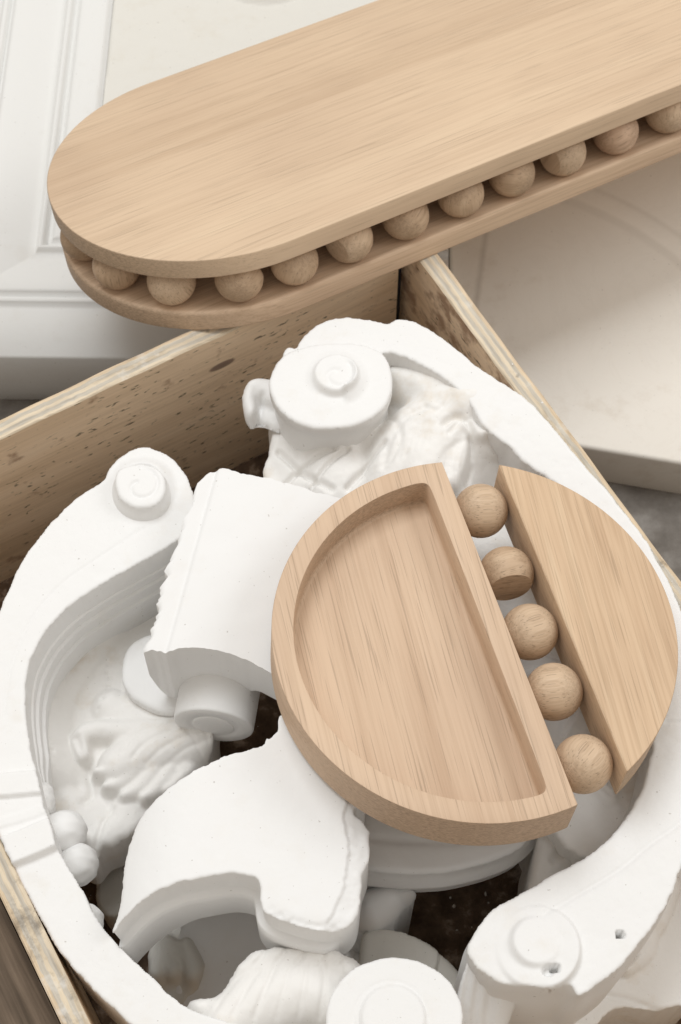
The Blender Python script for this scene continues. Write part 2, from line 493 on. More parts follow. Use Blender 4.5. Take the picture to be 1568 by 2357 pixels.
def ply_edge(name, dark=0.0):
    """edge of plywood: layers across local z (thickness is 14 mm)"""
    m, nt, b = nodes(name)
    m1 = mapping(nt, (1, 1, 1))
    sep = N(nt, 'ShaderNodeSeparateXYZ'); nt.links.new(m1.outputs[0], sep.inputs[0])
    wv = noise(nt, m1, 90, 3, 0.6)
    w2 = N(nt, 'ShaderNodeMath', operation='MULTIPLY_ADD', i_1=0.0034, i_2=-0.0017); nt.links.new(wv.outputs[0], w2.inputs[0])
    sm = N(nt, 'ShaderNodeMath', operation='ADD'); nt.links.new(sep.outputs[2], sm.inputs[0]); nt.links.new(w2.outputs[0], sm.inputs[1])
    fr = N(nt, 'ShaderNodeMath', operation='MULTIPLY', i_1=1/0.0144); nt.links.new(sm.outputs[0], fr.inputs[0])
    L = (0.68, 0.58, 0.44); G = (0.57, 0.52, 0.44)
    st = [(0.0, L), (0.19, L), (0.21, G), (0.39, G), (0.41, L), (0.58, L), (0.60, G), (0.79, G), (0.81, (0.68, 0.55, 0.39)), (1.0, (0.68, 0.54, 0.38))]
    c = ramp(nt, fr.outputs[0], st)
    ms = N(nt, 'ShaderNodeMapping'); ms.inputs['Scale'].default_value = (18, 300, 300); nt.links.new(m1.outputs[0], ms.inputs[0])
    n2 = noise(nt, ms, 1, 4, 0.6)
    g = ramp(nt, n2.outputs[0], [(0.3, (0.60, 0.58, 0.56)), (0.6, (1.06, 1.06, 1.06))])
    col = mixc(nt, 0.8, c.outputs[0], g.outputs[0], 'MULTIPLY')
    ns = noise(nt, m1, 45, 5, 0.7)
    k = ramp(nt, ns.outputs[0], [(0.60-dark, (0, 0, 0)), (0.70, (0.75, 0.75, 0.75))])
    col = mixc(nt, k.outputs[0], col, (0.15, 0.125, 0.10))
    # dried plaster smears
    nw = noise(nt, m1, 26, 5, 0.7)
    kw = ramp(nt, nw.outputs[0], [(0.60, (0, 0, 0)), (0.70, (0.5, 0.5, 0.5))])
    col = mixc(nt, kw.outputs[0], col, (0.78, 0.77, 0.74))
    nt.links.new(col, b.inputs['Base Color']); b.inputs['Roughness'].default_value = 0.85
    b.inputs['Specular IOR Level'].default_value = 0.15
    bump(nt, b, n2.outputs[0], 0.5, 0.0012)
    return m
PLY = ply_face('plywood_face', knot=(0.147, 0.163)); PLY_RED = ply_face('stained_plywood', red=0.48); PLYE = ply_edge('plywood_edge'); PLYE_D = ply_edge('plywood_edge_dark', 0.09)

def simple(name, stops, scale, rough=0.85, bs=0.4, bd=0.002, vec=(1, 1, 1), detail=6):
    m, nt, b = nodes(name); mp = mapping(nt, vec); n = noise(nt, mp, scale, detail, 0.65)
    c = ramp(nt, n.outputs[0], stops); nt.links.new(c.outputs[0], b.inputs['Base Color']); b.inputs['Roughness'].default_value = rough
    b.inputs['Specular IOR Level'].default_value = 0.2
    bump(nt, b, n.outputs[0], bs, bd); return m
FLOOR = simple('old_concrete', [(0.3, (0.12, 0.105, 0.09)), (0.5, (0.19, 0.17, 0.15)), (0.7, (0.30, 0.28, 0.255))], 26)
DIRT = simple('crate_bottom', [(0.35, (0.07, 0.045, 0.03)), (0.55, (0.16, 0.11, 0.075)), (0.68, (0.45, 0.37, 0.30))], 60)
GAP_SHADE = simple('gap_shade', [(0.3, (0.03, 0.03, 0.035)), (0.7, (0.05, 0.05, 0.055))], 60, 0.6)  # near-black colour standing in for the shade in the corner slit
def weathered(name):
    m, nt, b = nodes(name)
    m1 = mapping(nt, (1, 1, 1), (0, 0, math.radians(60.1)))
    ms = N(nt, 'ShaderNodeMapping'); ms.inputs['Scale'].default_value = (7, 150, 150); nt.links.new(m1.outputs[0], ms.inputs[0])
    n1 = noise(nt, ms, 1, 5, 0.6, 0.2); n2 = noise(nt, m1, 18, 3, 0.6)
    c = ramp(nt, n1.outputs[0], [(0.3, (0.10, 0.07, 0.045)), (0.5, (0.20, 0.145, 0.10)), (0.7, (0.30, 0.225, 0.16))])
    g = ramp(nt, n2.outputs[0], [(0.35, (0.75, 0.74, 0.73)), (0.65, (1.05, 1.05, 1.05))])
    nt.links.new(mixc(nt, 0.8, c.outputs[0], g.outputs[0], 'MULTIPLY'), b.inputs['Base Color'])
    b.inputs['Roughness'].default_value = 0.8
    bump(nt, b, n1.outputs[0], 0.4, 0.001)
    return m
OUTPLY = weathered('weathered_plywood')

# ------------------------------------------------------------------ setting: floor
S = 3.0
floor = link_mesh('floor', [(-S, -S, 0), (S, -S, 0), (S, S+1, 0), (-S, S+1, 0)], [(0, 1, 2, 3)], FLOOR)
tag(floor, kind='structure')

# ------------------------------------------------------------------ setting: crate
TK = 0.0144
u1 = Vector((-0.86725, -0.49788, 0)); u2 = Vector((0.49788, -0.86725, 0))
K = Vector((0.04972, 0.72752, 0))           # inner corner on the ground
LW, LR = 0.437, 0.66
crate = empty('plywood_crate', (K.x, K.y, 0), 'open plywood crate with worn mould-speckled walls, full of broken white plaster castings', 'crate')
def panel(name, p0, along, out, length, height, z0=0.0, edge=PLYE, label=None, face=None):
    """a board standing on its edge: local x along, y up, z outwards"""
    nx, ny = 90, 2
    verts, faces, sl = [], [], []
    r = np.random.RandomState(int(abs(p0[0])*1e4) % 999)
    def edge_wob(t): return 0.0006*math.sin(t*37) + 0.0004*math.sin(t*113+1)
    # cross-section loop: rounded top edges
    sec = [(0.0, 0.0), (height-0.0009, 0.0), (height, 0.0010), (height, TK-0.0010), (height-0.0009, TK), (0.0, TK)]
    for i in range(nx+1):
        x = length*i/nx
        for k, (y, z) in enumerate(sec):
            jy = (r.rand()-0.6)*0.0009 if k in (2, 3) else 0
            verts.append((x, y + (edge_wob(x) + jy if k in (1, 2, 3, 4) else 0), z))
    m = len(sec)
    for i in range(nx):
        for k in range(m):
            a = i*m+k; b_ = i*m+(k+1) % m
            faces.append((a, b_, b_+m, a+m)); sl.append(1 if k in (1, 2, 3) else (2 if k == 4 else 0))
    faces.append(tuple(range(m-1, -1, -1))); sl.append(1)
    faces.append(tuple(nx*m + k for k in range(m))); sl.append(1)
    o = link_mesh(name, verts, faces, [face or PLY, edge, OUTPLY], None, smooth=False, slots=sl)
    X = Vector(along); Z = Vector(out); Yv = Vector((0, 0, 1))
    M = Matrix(((X.x, Yv.x, Z.x, p0[0]), (X.y, Yv.y, Z.y, p0[1]), (X.z, Yv.z, Z.z, z0), (0, 0, 0, 1)))
    o.parent = crate
    o.matrix_basis = crate.matrix_basis.inverted() @ M
    fix_normals(o)
    if label: o['label'] = label
    return o
panel('side_panel', K + u1*0.0085, u1, -u2, LW-0.0085, RIM, label='crate wall covered in dark mould specks')
panel('side_panel', K - u2*0.02, u2, -u1, LR+0.02, RIM, label='crate wall with paint smears on its rim', face=PLY_RED)
panel('side_panel', K + u1*LW - u2*0.0144, u2, u1, LR+0.0144, RIM, edge=PLYE_D, label='crate wall with blackened rim')
panel('side_panel', K + u2*LR - u1*0.0144, u1, u2, LW+0.0288, RIM, label='plain crate wall nearest the viewer')
def boxm(name, c, ax, ay, az, sx, sy, sz, mat, parent):
    vs = []
    for i in (-1, 1):
        for j in (-1, 1):
            for k in (-1, 1): vs.append(Vector(c) + Vector(ax)*i*sx/2 + Vector(ay)*j*sy/2 + Vector(az)*k*sz/2)
    f = [(0, 1, 3, 2), (4, 6, 7, 5), (0, 4, 5, 1), (2, 3, 7, 6), (0, 2, 6, 4), (1, 5, 7, 3)]
    o = link_mesh(name, vs, f, mat, parent, smooth=False); fix_normals(o); return o
cc = K + u1*LW/2 + u2*LR/2
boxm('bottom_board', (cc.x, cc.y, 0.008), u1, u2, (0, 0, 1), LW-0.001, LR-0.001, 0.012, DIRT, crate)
ct = K + u1*0.004 - u2*0.0115
boxm('corner_gap_shade', (ct.x, ct.y, 0.094), u1, u2, (0, 0, 1), 0.0075, 0.006, 0.185, GAP_SHADE, crate)  # added dark strip that stands in for shade in the open corner slit

bo = tag(boxm('weathered_board', tuple(K + u1*(LW+TK+0.030) + u2*0.40 + Vector((0, 0, 0.065))), u1, u2, (0, 0, 1), 0.052, 0.50, 0.13, OUTPLY, None),
         'dark weathered wooden board standing outside the crate at its lower left', 'board')

def wall_bottom(low):
    """castings that reach over a wall end just above its rim there"""
    def f(x, y):
        q = Vector((x, y, 0)) - K
        a, b = q.dot(u1), q.dot(u2)
        if low > RIM - 0.08 and (a > LW - 0.002): return RIM - 0.02
        if a < 0.002 or b < 0.002: return RIM + 0.0025
        return low
    return f

# ------------------------------------------------------------------ oak shelf (two boards with balls between)
def frame(M3, T, s=1.0):
    T = [t*s for t in T]; M3 = [[q*s for q in r] for r in M3]
    return Matrix(((M3[0][0], M3[0][1], M3[0][2], T[0]), (M3[1][0], M3[1][1], M3[1][2], T[1]),
                   (M3[2][0], M3[2][1], M3[2][2], T[2] + CAMZ), (0, 0, 0, 1)))
MP = frame([[0.87972, -0.4642, -0.10304], [0.47351, 0.83539, 0.27913], [-0.0435, -0.29434, 0.95471]], (-0.09175, 0.79845, -0.94587), 0.988)
def local_obj(name, verts, faces, mat, parent, smooth=True):
    return link_mesh(name, verts, faces, mat, parent, smooth=smooth, world=False)
def mark_sharp(o, ang=35):
    me = o.data
    bm = bmesh.new(); bm.from_mesh(me)
    bmesh.ops.recalc_face_normals(bm, faces=bm.faces)
    for e in bm.edges:
        if len(e.link_faces) == 2 and e.calc_face_angle() > math.radians(ang): e.smooth = False
    bm.to_mesh(me); bm.free()
def slab(outline, zt, zb, be_t, be_b=None, n=4):
    """closed board from a convex-ish outline, rounded edges"""
    be_b = be_b or be_t
    P = np.array(outline); C = len(P)
    nx = np.roll(P, -1, 0) - np.roll(P, 1, 0); nrm = np.column_stack([nx[:, 1], -nx[:, 0]]); nrm /= np.linalg.norm(nrm, axis=1)[:, None]
    area2 = sum(P[i][0]*P[(i+1) % C][1] - P[(i+1) % C][0]*P[i][1] for i in range(C))
    if area2 < 0: nrm = -nrm
    rings = []
    for k in range(n+1):
        a = math.pi/2*k/n
        rings.append((be_t*(1-math.sin(a)), zt - be_t*(1-math.cos(a))))
    for k in range(n+1):
        a = math.pi/2*k/n
        rings.append((be_b*(1-math.cos(a)), zb + be_b*(1-math.sin(a))))
    V, F = [], []
    for ins, z in rings:
        q = P - nrm*ins
        V += [(a, b, z) for a, b in q]
    for r in range(len(rings)-1):
        for i in range(C):
            j = (i+1) % C
            F.append((r*C+i, (r+1)*C+i, (r+1)*C+j, r*C+j))
    F.append(tuple(range(C))); F.append(tuple((len(rings)-1)*C + i for i in range(C-1, -1, -1)))
    return V, F
def stadium(r, L, n=64):
    P = [(-r*math.cos(a), -r*math.sin(a)) for a in np.linspace(-math.pi/2, math.pi/2, n)][::-1]
    # left end semicircle centred on the origin, then right end
    left = [(r*math.cos(a), r*math.sin(a)) for a in np.linspace(math.pi/2, 3*math.pi/2, n)]
    right = [(L + r*math.cos(a), r*math.sin(a)) for a in np.linspace(-math.pi/2, math.pi/2, n)]
    mid1 = [(L*t, -r) for t in np.linspace(0, 1, 12)[1:-1]]
    mid2 = [(L*t, r) for t in np.linspace(1, 0, 12)[1:-1]]
    return left + mid1 + right + mid2
RP, TB, RB, GAP = 0.1250, 0.0155, 0.0173, 0.0300
shelf = empty('oak_shelf', None, 'long round-ended pale oak shelf, two boards with wooden balls between, lying across the crate', 'shelf', mat=MP)
LEN = 0.62
V, F = slab(stadium(RP, LEN), 0, -TB, 0.0009)
o = local_obj('top_board', V, F, OAK_PLANK, shelf); mark_sharp(o)
zl = -TB - GAP
V, F = slab(stadium(RP, LEN), zl, zl - 0.0155, 0.0030, 0.001, n=5)
o = local_obj('lower_board', V, F, OAK_LOW, shelf); mark_sharp(o, 50)

def ball_mesh(r, cut=None, cutk=0.78):
    """turned wooden ball; cut = unit direction of a drilled flat"""
    bm = bmesh.new(); bmesh.ops.create_uvsphere(bm, u_segments=48, v_segments=30, radius=r)
    if cut:
        n = Vector(cut).normalized()
        g = bmesh.ops.bisect_plane(bm, geom=bm.verts[:]+bm.edges[:]+bm.faces[:], plane_co=n*r*cutk, plane_no=n, clear_outer=True)
        ed = [e for e in bm.edges if e.is_boundary]
        bmesh.ops.contextual_create(bm, geom=ed)
    me = bpy.data.meshes.new('wooden_ball'); bm.to_mesh(me); bm.free()
    me.materials.append(random.choice((OAK_BALL, OAK_BALL, OAK_BALL2, OAK_BALL3)))
    me.polygons.foreach_set('use_smooth', [len(p.vertices) < 5 for p in me.polygons])
    return me
def put_ball(parent, c, r, rot, cut=None, cutk=0.78):
    Rm = rot.to_matrix() if hasattr(rot, 'to_matrix') else rot
    me = ball_mesh(r, tuple(Rm.transposed() @ Vector(cut)) if cut else None, cutk)
    if cut:
        bm = bmesh.new(); bm.from_mesh(me)
        for e in bm.edges:
            if len(e.link_faces) == 2 and e.calc_face_angle() > math.radians(25): e.smooth = False
        bm.to_mesh(me); bm.free()
    o = bpy.data.objects.new('wooden_ball', me); COL.objects.link(o); o.parent = parent
    o.matrix_basis = Matrix.Translation(c) @ Rm.to_4x4()
    return o
from mathutils import Euler
INS = 0.1090
arc = []
yb = -INS
front = [(-0.0365, None, (1, -.2, .3)), (0.006, 0, None), (0.050, 1, (-.9, -.35, -.1)), (0.096, 2, None), (0.142, 3, None), (0.1855, 4, None),
         (0.230, 5, (-.95, -.2, 0)), (0.2765, 6, None), (0.3235, 7, None), (0.370, 8, None), (0.416, 8, None), (0.462, 8, None)]
cuts = {0: None}
def arcpt(a): return (-INS*math.cos(a), -INS*math.sin(a))
pts = [(arcpt(math.radians(-35)), None), (arcpt(math.radians(-4)), None), (arcpt(math.radians(21)), None), (arcpt(math.radians(46)), None), (arcpt(math.radians(71.5)), (1, 0.15, 0.25))]
pts += [((x, yb), c) for x, _, c in front[1:]]
pts += [((x, -yb), None) for x, _, c in front[1::2]]
for (x, y), c in pts:
    e = Euler((random.uniform(0, 6), random.uniform(0, 6), random.uniform(0, 6)))
    put_ball(shelf, (x, y, -TB-GAP/2), RB, e, c)

# ------------------------------------------------------------------ round oak tray in two halves with balls between
MT = frame([[0.95611, -0.28842, 0.05167], [0.28452, 0.95599, 0.07161], [-0.07005, -0.05376, 0.99609]], (0.07802, 0.38782, -0.8754), 1.031)
tray = empty('oak_tray', None, 'round oak tray with one hollowed half and balls between, resting on white plaster', 'tray', mat=MT)
RT, TT = 0.1179, 0.0340
XC, XS = 0.0189, 0.0523
def arc_with_chord(R, x0, side, n, cr):
    """outline of the disc cut at x = x0 (side -1: the left part), corners rounded by cr"""
    a = math.acos(x0 / R)
    if side < 0: A = np.linspace(a, 2*math.pi - a, n)
    else: A = np.linspace(-a, a, n)
    P = [(R*math.cos(t), R*math.sin(t)) for t in A]
    Q = P[-1]; Pz = P[0]
    m = n//2
    P += [(Q[0] + (Pz[0]-Q[0])*t, Q[1] + (Pz[1]-Q[1])*t) for t in np.linspace(0, 1, m)[1:-1]]
    P = np.array(P)
    # round corners by offset in/out through resample + local smoothing
    def resample(P, k):
        C = np.vstack([P, P[:1]]); s = np.r_[0, np.cumsum(np.hypot(*np.diff(C, axis=0).T))]
        t = np.linspace(0, s[-1], k, endpoint=False)
        return np.column_stack([np.interp(t, s, C[:, 0]), np.interp(t, s, C[:, 1])])
    K_ = 480
    P = resample(P, K_)
    per = np.hypot(*np.diff(np.vstack([P, P[:1]]), axis=0).T).sum()
    it = int((cr / (per/K_))**2 * 1.2)
    for _ in range(it): P = P*0.5 + 0.25*(np.roll(P, 1, 0) + np.roll(P, -1, 0))
    return P
outer = arc_with_chord(RT, XC, -1, 360, 0.0011)
inner = arc_with_chord(0.1052, 0.0060, -1, 360, 0.0052)
# line both loops up: start at the smallest angle from the centroid
def align(P, c):
    a = np.arctan2(P[:, 1]-c[1], P[:, 0]-c[0]); i = int(np.argmin(np.abs(a - math.pi)))
    return np.roll(P, -i, 0)
outer = align(outer, (-0.04, 0)); inner = align(inner, (-0.04, 0))
def normals2(P):
    d = np.roll(P, -1, 0) - np.roll(P, 1, 0); n = np.column_stack([d[:, 1], -d[:, 0]]); return n / np.linalg.norm(n, axis=1)[:, None]
no, ni = normals2(outer), normals2(inner)
be, DEPTH = 0.0007, 0.0215
rings = []
bot = [(0.0007, -TT), (0.0, -TT+0.0007)]
rings.append((outer - no*0.0007, -TT)); rings.append((outer, -TT+0.0007)); rings.append((outer, -be)); rings.append((outer-no*be*0.3, -be*0.3)); rings.append((outer-no*be, 0.0))
rings.append((inner+ni*be, 0.0)); rings.append((inner+ni*be*0.3, -be*0.3)); rings.append((inner, -be)); rings.append((inner, -DEPTH+0.003))
for k in range(1, 5):
    a = math.pi/2*k/4
    rings.append((inner - ni*0.003*(1-math.cos(a)), -DEPTH+0.003*(1-math.sin(a))))
V, F = [], []; n = len(outer)
for P, z in rings: V += [(a, b, z) for a, b in P]
for r in range(len(rings)-1):
    for i in range(n):
        j = (i+1) % n; F.append((r*n+i, r*n+j, (r+1)*n+j, (r+1)*n+i))
F.append(tuple(range(n-1, -1, -1))); F.append(tuple((len(rings)-1)*n+i for i in range(n)))
o = local_obj('hollow_half', V, F, OAK_TRAY, tray); mark_sharp(o, 30)
seg = arc_with_chord(RT, XS, 1, 260, 0.0009)
V, F = slab(seg, 0.0, -TT, 0.0007)
o = local_obj('solid_half', V, F, OAK_SEG, tray); mark_sharp(o, 30)
for y, c in ((0.0857, None), (0.0392, (-0.12, -0.98, 0.08)), (-0.0016, None), (-0.0421, None), (-0.0888, None)):
    e = Euler((random.uniform(-.4, .4), random.uniform(-.4, .4), random.uniform(-.3, .6)))
    put_ball(tray, ((XC+XS)/2, y, -0.0165), (XS-XC)/2 + 0.0001, e, c, 0.60)

# ------------------------------------------------------------------ white plaster castings
ZR = RIM + 0.014          # top of the right-hand scroll
ZL = RIM - 0.002          # top of the left-hand scroll

# ---- right scroll ring
right = empty('plaster_scroll', tuple(at(1250, 1000, 0.15)), 'large white plaster scroll ring curving along the right crate wall, under the tray', 'plaster scroll', 'large scroll rings in the crate')
R_out = [(640,850),(652,812),(664,797),(682,798),(698,775),(735,745),(780,731),(825,731),(862,736),(893,743),(915,733),(945,737),(985,755),(1050,800),(1095,840),(1140,868),
         (1215,920),(1260,965),(1330,1050),(1400,1130),(1430,1170),(1480,1230),(1520,1300),(1555,1370),(1585,1450),(1615,1560),(1635,1680),(1630,1800),(1605,1900),(1568,1993),
         (1548,2056),(1506,2129),(1464,2181),(1428,2223),(1375,2265),(1339,2291),(1325,2287),(1313,2266),(1271,2277),(1208,2270),(1161,2264),(1114,2238),(1090,2214),(1077,2190),
         (1084,2160),(1097,2135),(1114,2113),(1151,2082),(1208,2050),(1271,2014),(1339,1977),(1407,1925),(1449,1867),(1480,1810),(1494,1757),(1500,1700),
         (1502,1600),(1490,1490),(1460,1400),(1415,1310),(1350,1200),(1300,1135),(1261,1098),(1209,1065),(1168,1023),(1124,990),(1104,968),(1090,940),(1074,915),
         (1040,884),(1000,856),(940,824),(885,812),(850,850),(760,900),(680,890)]
def r_band(F):
    # groove that splits the lower arm into two strips
    F.groove([(1640,1820),(1568,1893),(1500,1940),(1426,2001),(1320,2065),(1255,2102)], 0.0016, ZR, 0.0012)
    D, Wd, T, S_ = F.line([(1640,1820),(1568,1893),(1500,1940),(1426,2001),(1320,2065),(1230,2118),(1150,2170)], 0.02, ZR)
    F.H = F.H + 0.0022*np.clip(-S_*D/0.004, -1, 1)*np.clip(1-T*1.0, 0, 1)*(D < 0.05)*0.5*(F.Y < 0.36)
    # scroll button at the lower end
    F.tilt_disc((1238,2182), 0.0255, 0.0062, math.radians(-25), ZR)
    F.tilt_disc((1232,2170), 0.0160, 0.0050, math.radians(200), ZR, 0.004)
    F.hole((1426,2151), 0.0026, ZR, 0.02)
    F.hole((1278,2232), 0.0028, ZR, 0.012); F.hole((1262,2237), 0.0036, ZR, 0.006)
band = relief('ring_band', right, PL, R_out, ZR, wall_bottom(0.055), r_band, rnd=0.0022, skirt=((0, 0.0006), (0.0008, 0.012), (0.0, 0.02), (0.002, 0.03)), rough=0.0006, chip=0.0007, seed=3)

# lower roll under the front end of that ring
def r_roll(F):
    a = W2([(1090, 2180)], ZR-0.03)[0]; c = W2([(1090, 2380)], ZR-0.03)[0]
    t = np.clip((a[1]-F.Y)/(a[1]-c[1]), 0, 1.3)
    F.H[:] = ZR-0.004 - 0.050*t**1.2
    for k, (x, w) in enumerate(((1072, 0.0022), (1096, 0.0026), (1128, 0.0032))):
        F.groove([(x+22, 2195), (x+2, 2280), (x-4, 2420)], w, ZR-0.03, 0.0042)
    F.blur(2)
relief('ribbed_roll', right, PL, [(1096,2160),(1080,2200),(1066,2245),(1052,2290),(1043,2340),(1036,2420),(1120,2450),(1165,2380),(1190,2300),(1200,2240),(1170,2180)],
       ZR-0.03, 0.05, r_roll, rnd=0.009, seed=5, rough=0.0005)

# carved inside of the ring
def r_carve(F):
    z = ZR
    F.H[:] = ZR-0.040 + 0.0012*fbm(F.X, F.Y, 0.03, 3)
    # neck of the volute
    F.stroke([(762,990),(770,1060),(790,1150)], [0.032,0.031,0.036], ZR-0.062, 0.038, k=0.006)
    F.stroke([(640,1010),(655,1060),(690,1120)], [0.011,0.014,0.018], ZR-0.055, 0.020, k=0.005)
    F.stroke([(830,1000),(880,1060),(900,1130)], [0.018,0.022,0.026], ZR-0.052, 0.030, k=0.008)
    # broad field rising to the band
    F.stroke([(1085,955),(1020,935),(950,900),(905,880)], [0.018,0.020,0.016,0.010], ZR-0.030, 0.029, zend=ZR-0.042, k=0.012)
    F.stroke([(1060,960),(990,990),(945,1050),(930,1110)], [0.020,0.026,0.028,0.026], ZR-0.026, 0.024, zend=ZR-0.036, k=0.010)
    # leaf that folds over the second recess
    F.stroke([(975,1120),(990,1050),(1030,1000),(1082,992)], [0.016,0.018,0.015,0.006], ZR-0.020, 0.015, k=0.004)
    F.stroke([(1030,1120),(1052,1060),(1078,1020)], [0.009,0.011,0.005], ZR-0.024, 0.014, k=0.003)
    F.stroke([(1070,975),(1100,1000),(1125,1004)], [0.005,0.005,0.002], ZR-0.010, 0.007, k=0.003)
    for q in range(5):
        F.groove([(1002+q*15, 1112-q*10), (1020+q*12, 1050-q*4), (1050+q*8, 1018-q*3)], 0.0011, ZR-0.01, 0.0013)
    F.groove([(885,1080),(895,1030),(925,985),(975,960)], 0.0028, ZR-0.02, 0.0028)
    F.groove([(1020,1000),(1048,982),(1075,1000),(1084,1045),(1070,1110)], 0.0020, ZR-0.02, 0.006)
    # folds on the neck
    for a in ([(640,1030),(700,1085),(765,1130)], [(650,1105),(705,1065),(770,1040)], [(700,1140),(745,1085),(800,1040)], [(800,1130),(850,1075),(885,1040)]):
        F.groove(a, 0.0017, ZR-0.03, 0.0058)
    F.disc((1127,1066), 0.0025, ZR-0.041, 0.003, 0.001)
    # flower and leaves in the hollow under the tray
    for k in range(9):
        a = k*0.7
        cx, cy = 1300, 1560
        F.stroke([(cx, cy), (cx+90*math.cos(a), cy+95*math.sin(a)), (cx+150*math.cos(a+.25), cy+160*math.sin(a+.25))], [0.008,0.015,0.006], ZR-0.060, 0.024, rib=0.003)
    for k in range(7):
        F.stroke([(1395+6*k, 1850-70*k), (1340+8*k, 1800-70*k)], [0.012,0.006], ZR-0.056, 0.020, rib=0.002)
    for k in range(7):
        F.groove([(918+k*17, 1040-k*8), (932+k*17, 1000-k*7), (962+k*15, 965-k*3)], 0.0009, z, 0.0007)
    F.groove([(905,930),(925,985),(900,1040)], 0.0016, z, 0.0022)
    F.groove([(1040,905),(1010,935),(985,925)], 0.0014, z, 0.0015)
    F.groove([(1095,950),(1062,958),(1035,985)], 0.0014, z, 0.0024)
    F.blur(1)
relief('carved_field', right, PL_STAIN_BOUNCE, [(628,1010),(650,930),(760,880),(880,790),(1000,830),(1100,895),(1230,1050),(1320,1130),(1420,1290),(1480,1400),(1520,1500),(1520,1700),(1480,1850),(1400,1960),(1300,1960),
       (1200,1800),(1120,1600),(1060,1400),(1010,1240),(900,1180),(800,1190),(690,1160),(612,1120),(616,1060)], ZR-0.046, 0.05, r_carve, rnd=0.004, seed=8, rough=0.0012, chip=0.0012)

# upper volute: a drum with a spiral on its face
def r_vol(F):
    F.disc((762,888), 0.2, ZR+0.003, 0.0)
    F.disc((773,868), 0.0150, ZR+0.0045, 0.0060, 0.003, 0.0035)
    F.spiral((776,862), 0.003, 0.0122, 1.0, ZR+0.0105, 0.0011, 0.0014, a0=1.0)
    F.blur(1)
    F.snail((773,868), 0.0150, 0.0058, math.radians(-75), ZR+0.003, 0.011)
relief('volute', right, PL, [(762-141,895),(619,875),(636,835),(660,812),(690,800),(740,790),(790,788),(840,793),(880,812),(899,845),(904,885),(893,925),(862,957),(820,977),(762,986),(705,980),(660,958),(632,925)],
       ZR+0.0045, ZR-0.075, r_vol, rnd=0.003, skirt=((0, 0.0006), (0.0002, 0.008), (-0.002, 0.010), (-0.003, 0.022), (-0.0015, 0.04), (0.003, 0.062)), seed=12, rough=0.0003)
# small broken lobe left of the volute
def ear(F):
    F.H[:] = ZR-0.027
    F.stroke([(640,915),(600,898),(580,895)], [0.010,0.009,0.007], ZR-0.026, 0.010)
    F.stroke([(576,900),(568,930),(576,955)], [0.006,0.007,0.006], ZR-0.026, 0.009)
    F.groove([(604,910),(598,935),(596,965)], 0.0016, ZR-0.02, 0.005)
    F.blur(1)
relief('leaf_tip', right, PL, [(650,870),(600,868),(574,878),(559,905),(560,940),(568,962),(580,970),(594,960),(606,964),(650,972)], ZR-0.022, ZR-0.034, ear, rnd=0.008, seed=14, rough=0.0008)

# ---- left scroll ring
left = empty('plaster_scroll', tuple(at(60, 1600, 0.15)), 'large white plaster scroll ring with fluted inner wall, curving down the left of the crate', 'plaster scroll', 'large scroll rings in the crate')
L_out = [(330,1028),(290,1042),(262,1065),(247,1088),(237,1106),(198,1130),(160,1160),(130,1190),(100,1222),(68,1265),(48,1295),(25,1345),(4,1392),(-20,1460),(-40,1560),(-50,1680),(-40,1800),(-22,1870),(0,1926),
         (29,1988),(48,2031),(91,2112),(143,2198),(200,2262),(248,2310),(330,2380),(430,2440),(560,2480),(700,2490),(760,2440),(700,2400),(600,2370),(500,2345),(430,2318),(396,2294),(353,2251),(305,2208),(267,2170),(234,2131),(210,2088),(191,2050),(162,2003),(134,1955),(118,1893),(98,1845),(92,1800),
         (80,1762),(66,1700),(58,1630),(60,1560),(75,1510),(97,1465),(128,1425),(170,1386),(230,1346),(290,1312),(350,1280),(398,1251),(430,1226),(443,1200),(448,1165),(440,1120),(415,1075),(375,1040)]
def l_band(F):
    # faint line along the band
    F.groove([(330,1215),(240,1275),(140,1345),(70,1430),(25,1540),(10,1650)], 0.0008, ZL, 0.0006)
    # clamp bands
    for pts, hh, w in (([(-60,1815),(40,1806),(104,1800)], 0.0035, 0.0085), ([(-40,1905),(60,1878),(126,1850)], 0.001, 0.004), ([(-40,1985),(70,1942),(150,1905)], 0.0060, 0.0105)):
        D, Wd, T, S_ = F.line(pts, w, ZL)
        q = np.clip((Wd - D)/0.002, 0, 1); q = q*q*(3-2*q)
        F.H = F.H + hh*q
    # rising rim below the button
    F.snail((322,1120), 0.0155, 0.0105, math.radians(-60), ZL, 0.013)
def flutes(steps, c=0.0003):
    """a side with crisp ledges: each (down, out) is a ledge of that width"""
    r = [(0.0, 0.0006)]; o = 0.0
    for dn, w in steps:
        r += [(o, dn-c), (o, dn), (o+w*0.15, dn+0.0001), (o+w*0.9, dn+0.0004), (o+w, dn+0.0006), (o+w, dn+0.0006+c)]; o += w
    return tuple(r) + ((o, 0.078),)
fl = flutes(((0.022, 0.0014), (0.031, 0.0022), (0.042, 0.0024)))
relief('ring_band', left, PL, L_out, ZL, wall_bottom(RIM-0.085), l_band, rnd=0.0018, skirt=fl, rough=0.0004, chip=0.0006, seed=23, inward=(330, 1700), above=(90, 1800))
def l_btn(F):
    F.H[:] = ZL+0.013
    F.spiral((322,1118), 0.0035, 0.0145, 0.95, ZL+0.013, 0.0011, 0.0014, a0=2.0)
relief('volute', left, PL, [(322-58,1105),(272,1082),(296,1070),(330,1066),(360,1075),(378,1097),(381,1128),(366,1155),(335,1168),(300,1163),(273,1140)], ZL+0.013, ZL-0.001, l_btn, rnd=0.003,
       skirt=((0, 0.0006), (0.002, 0.006), (0.004, 0.012)), seed=25)
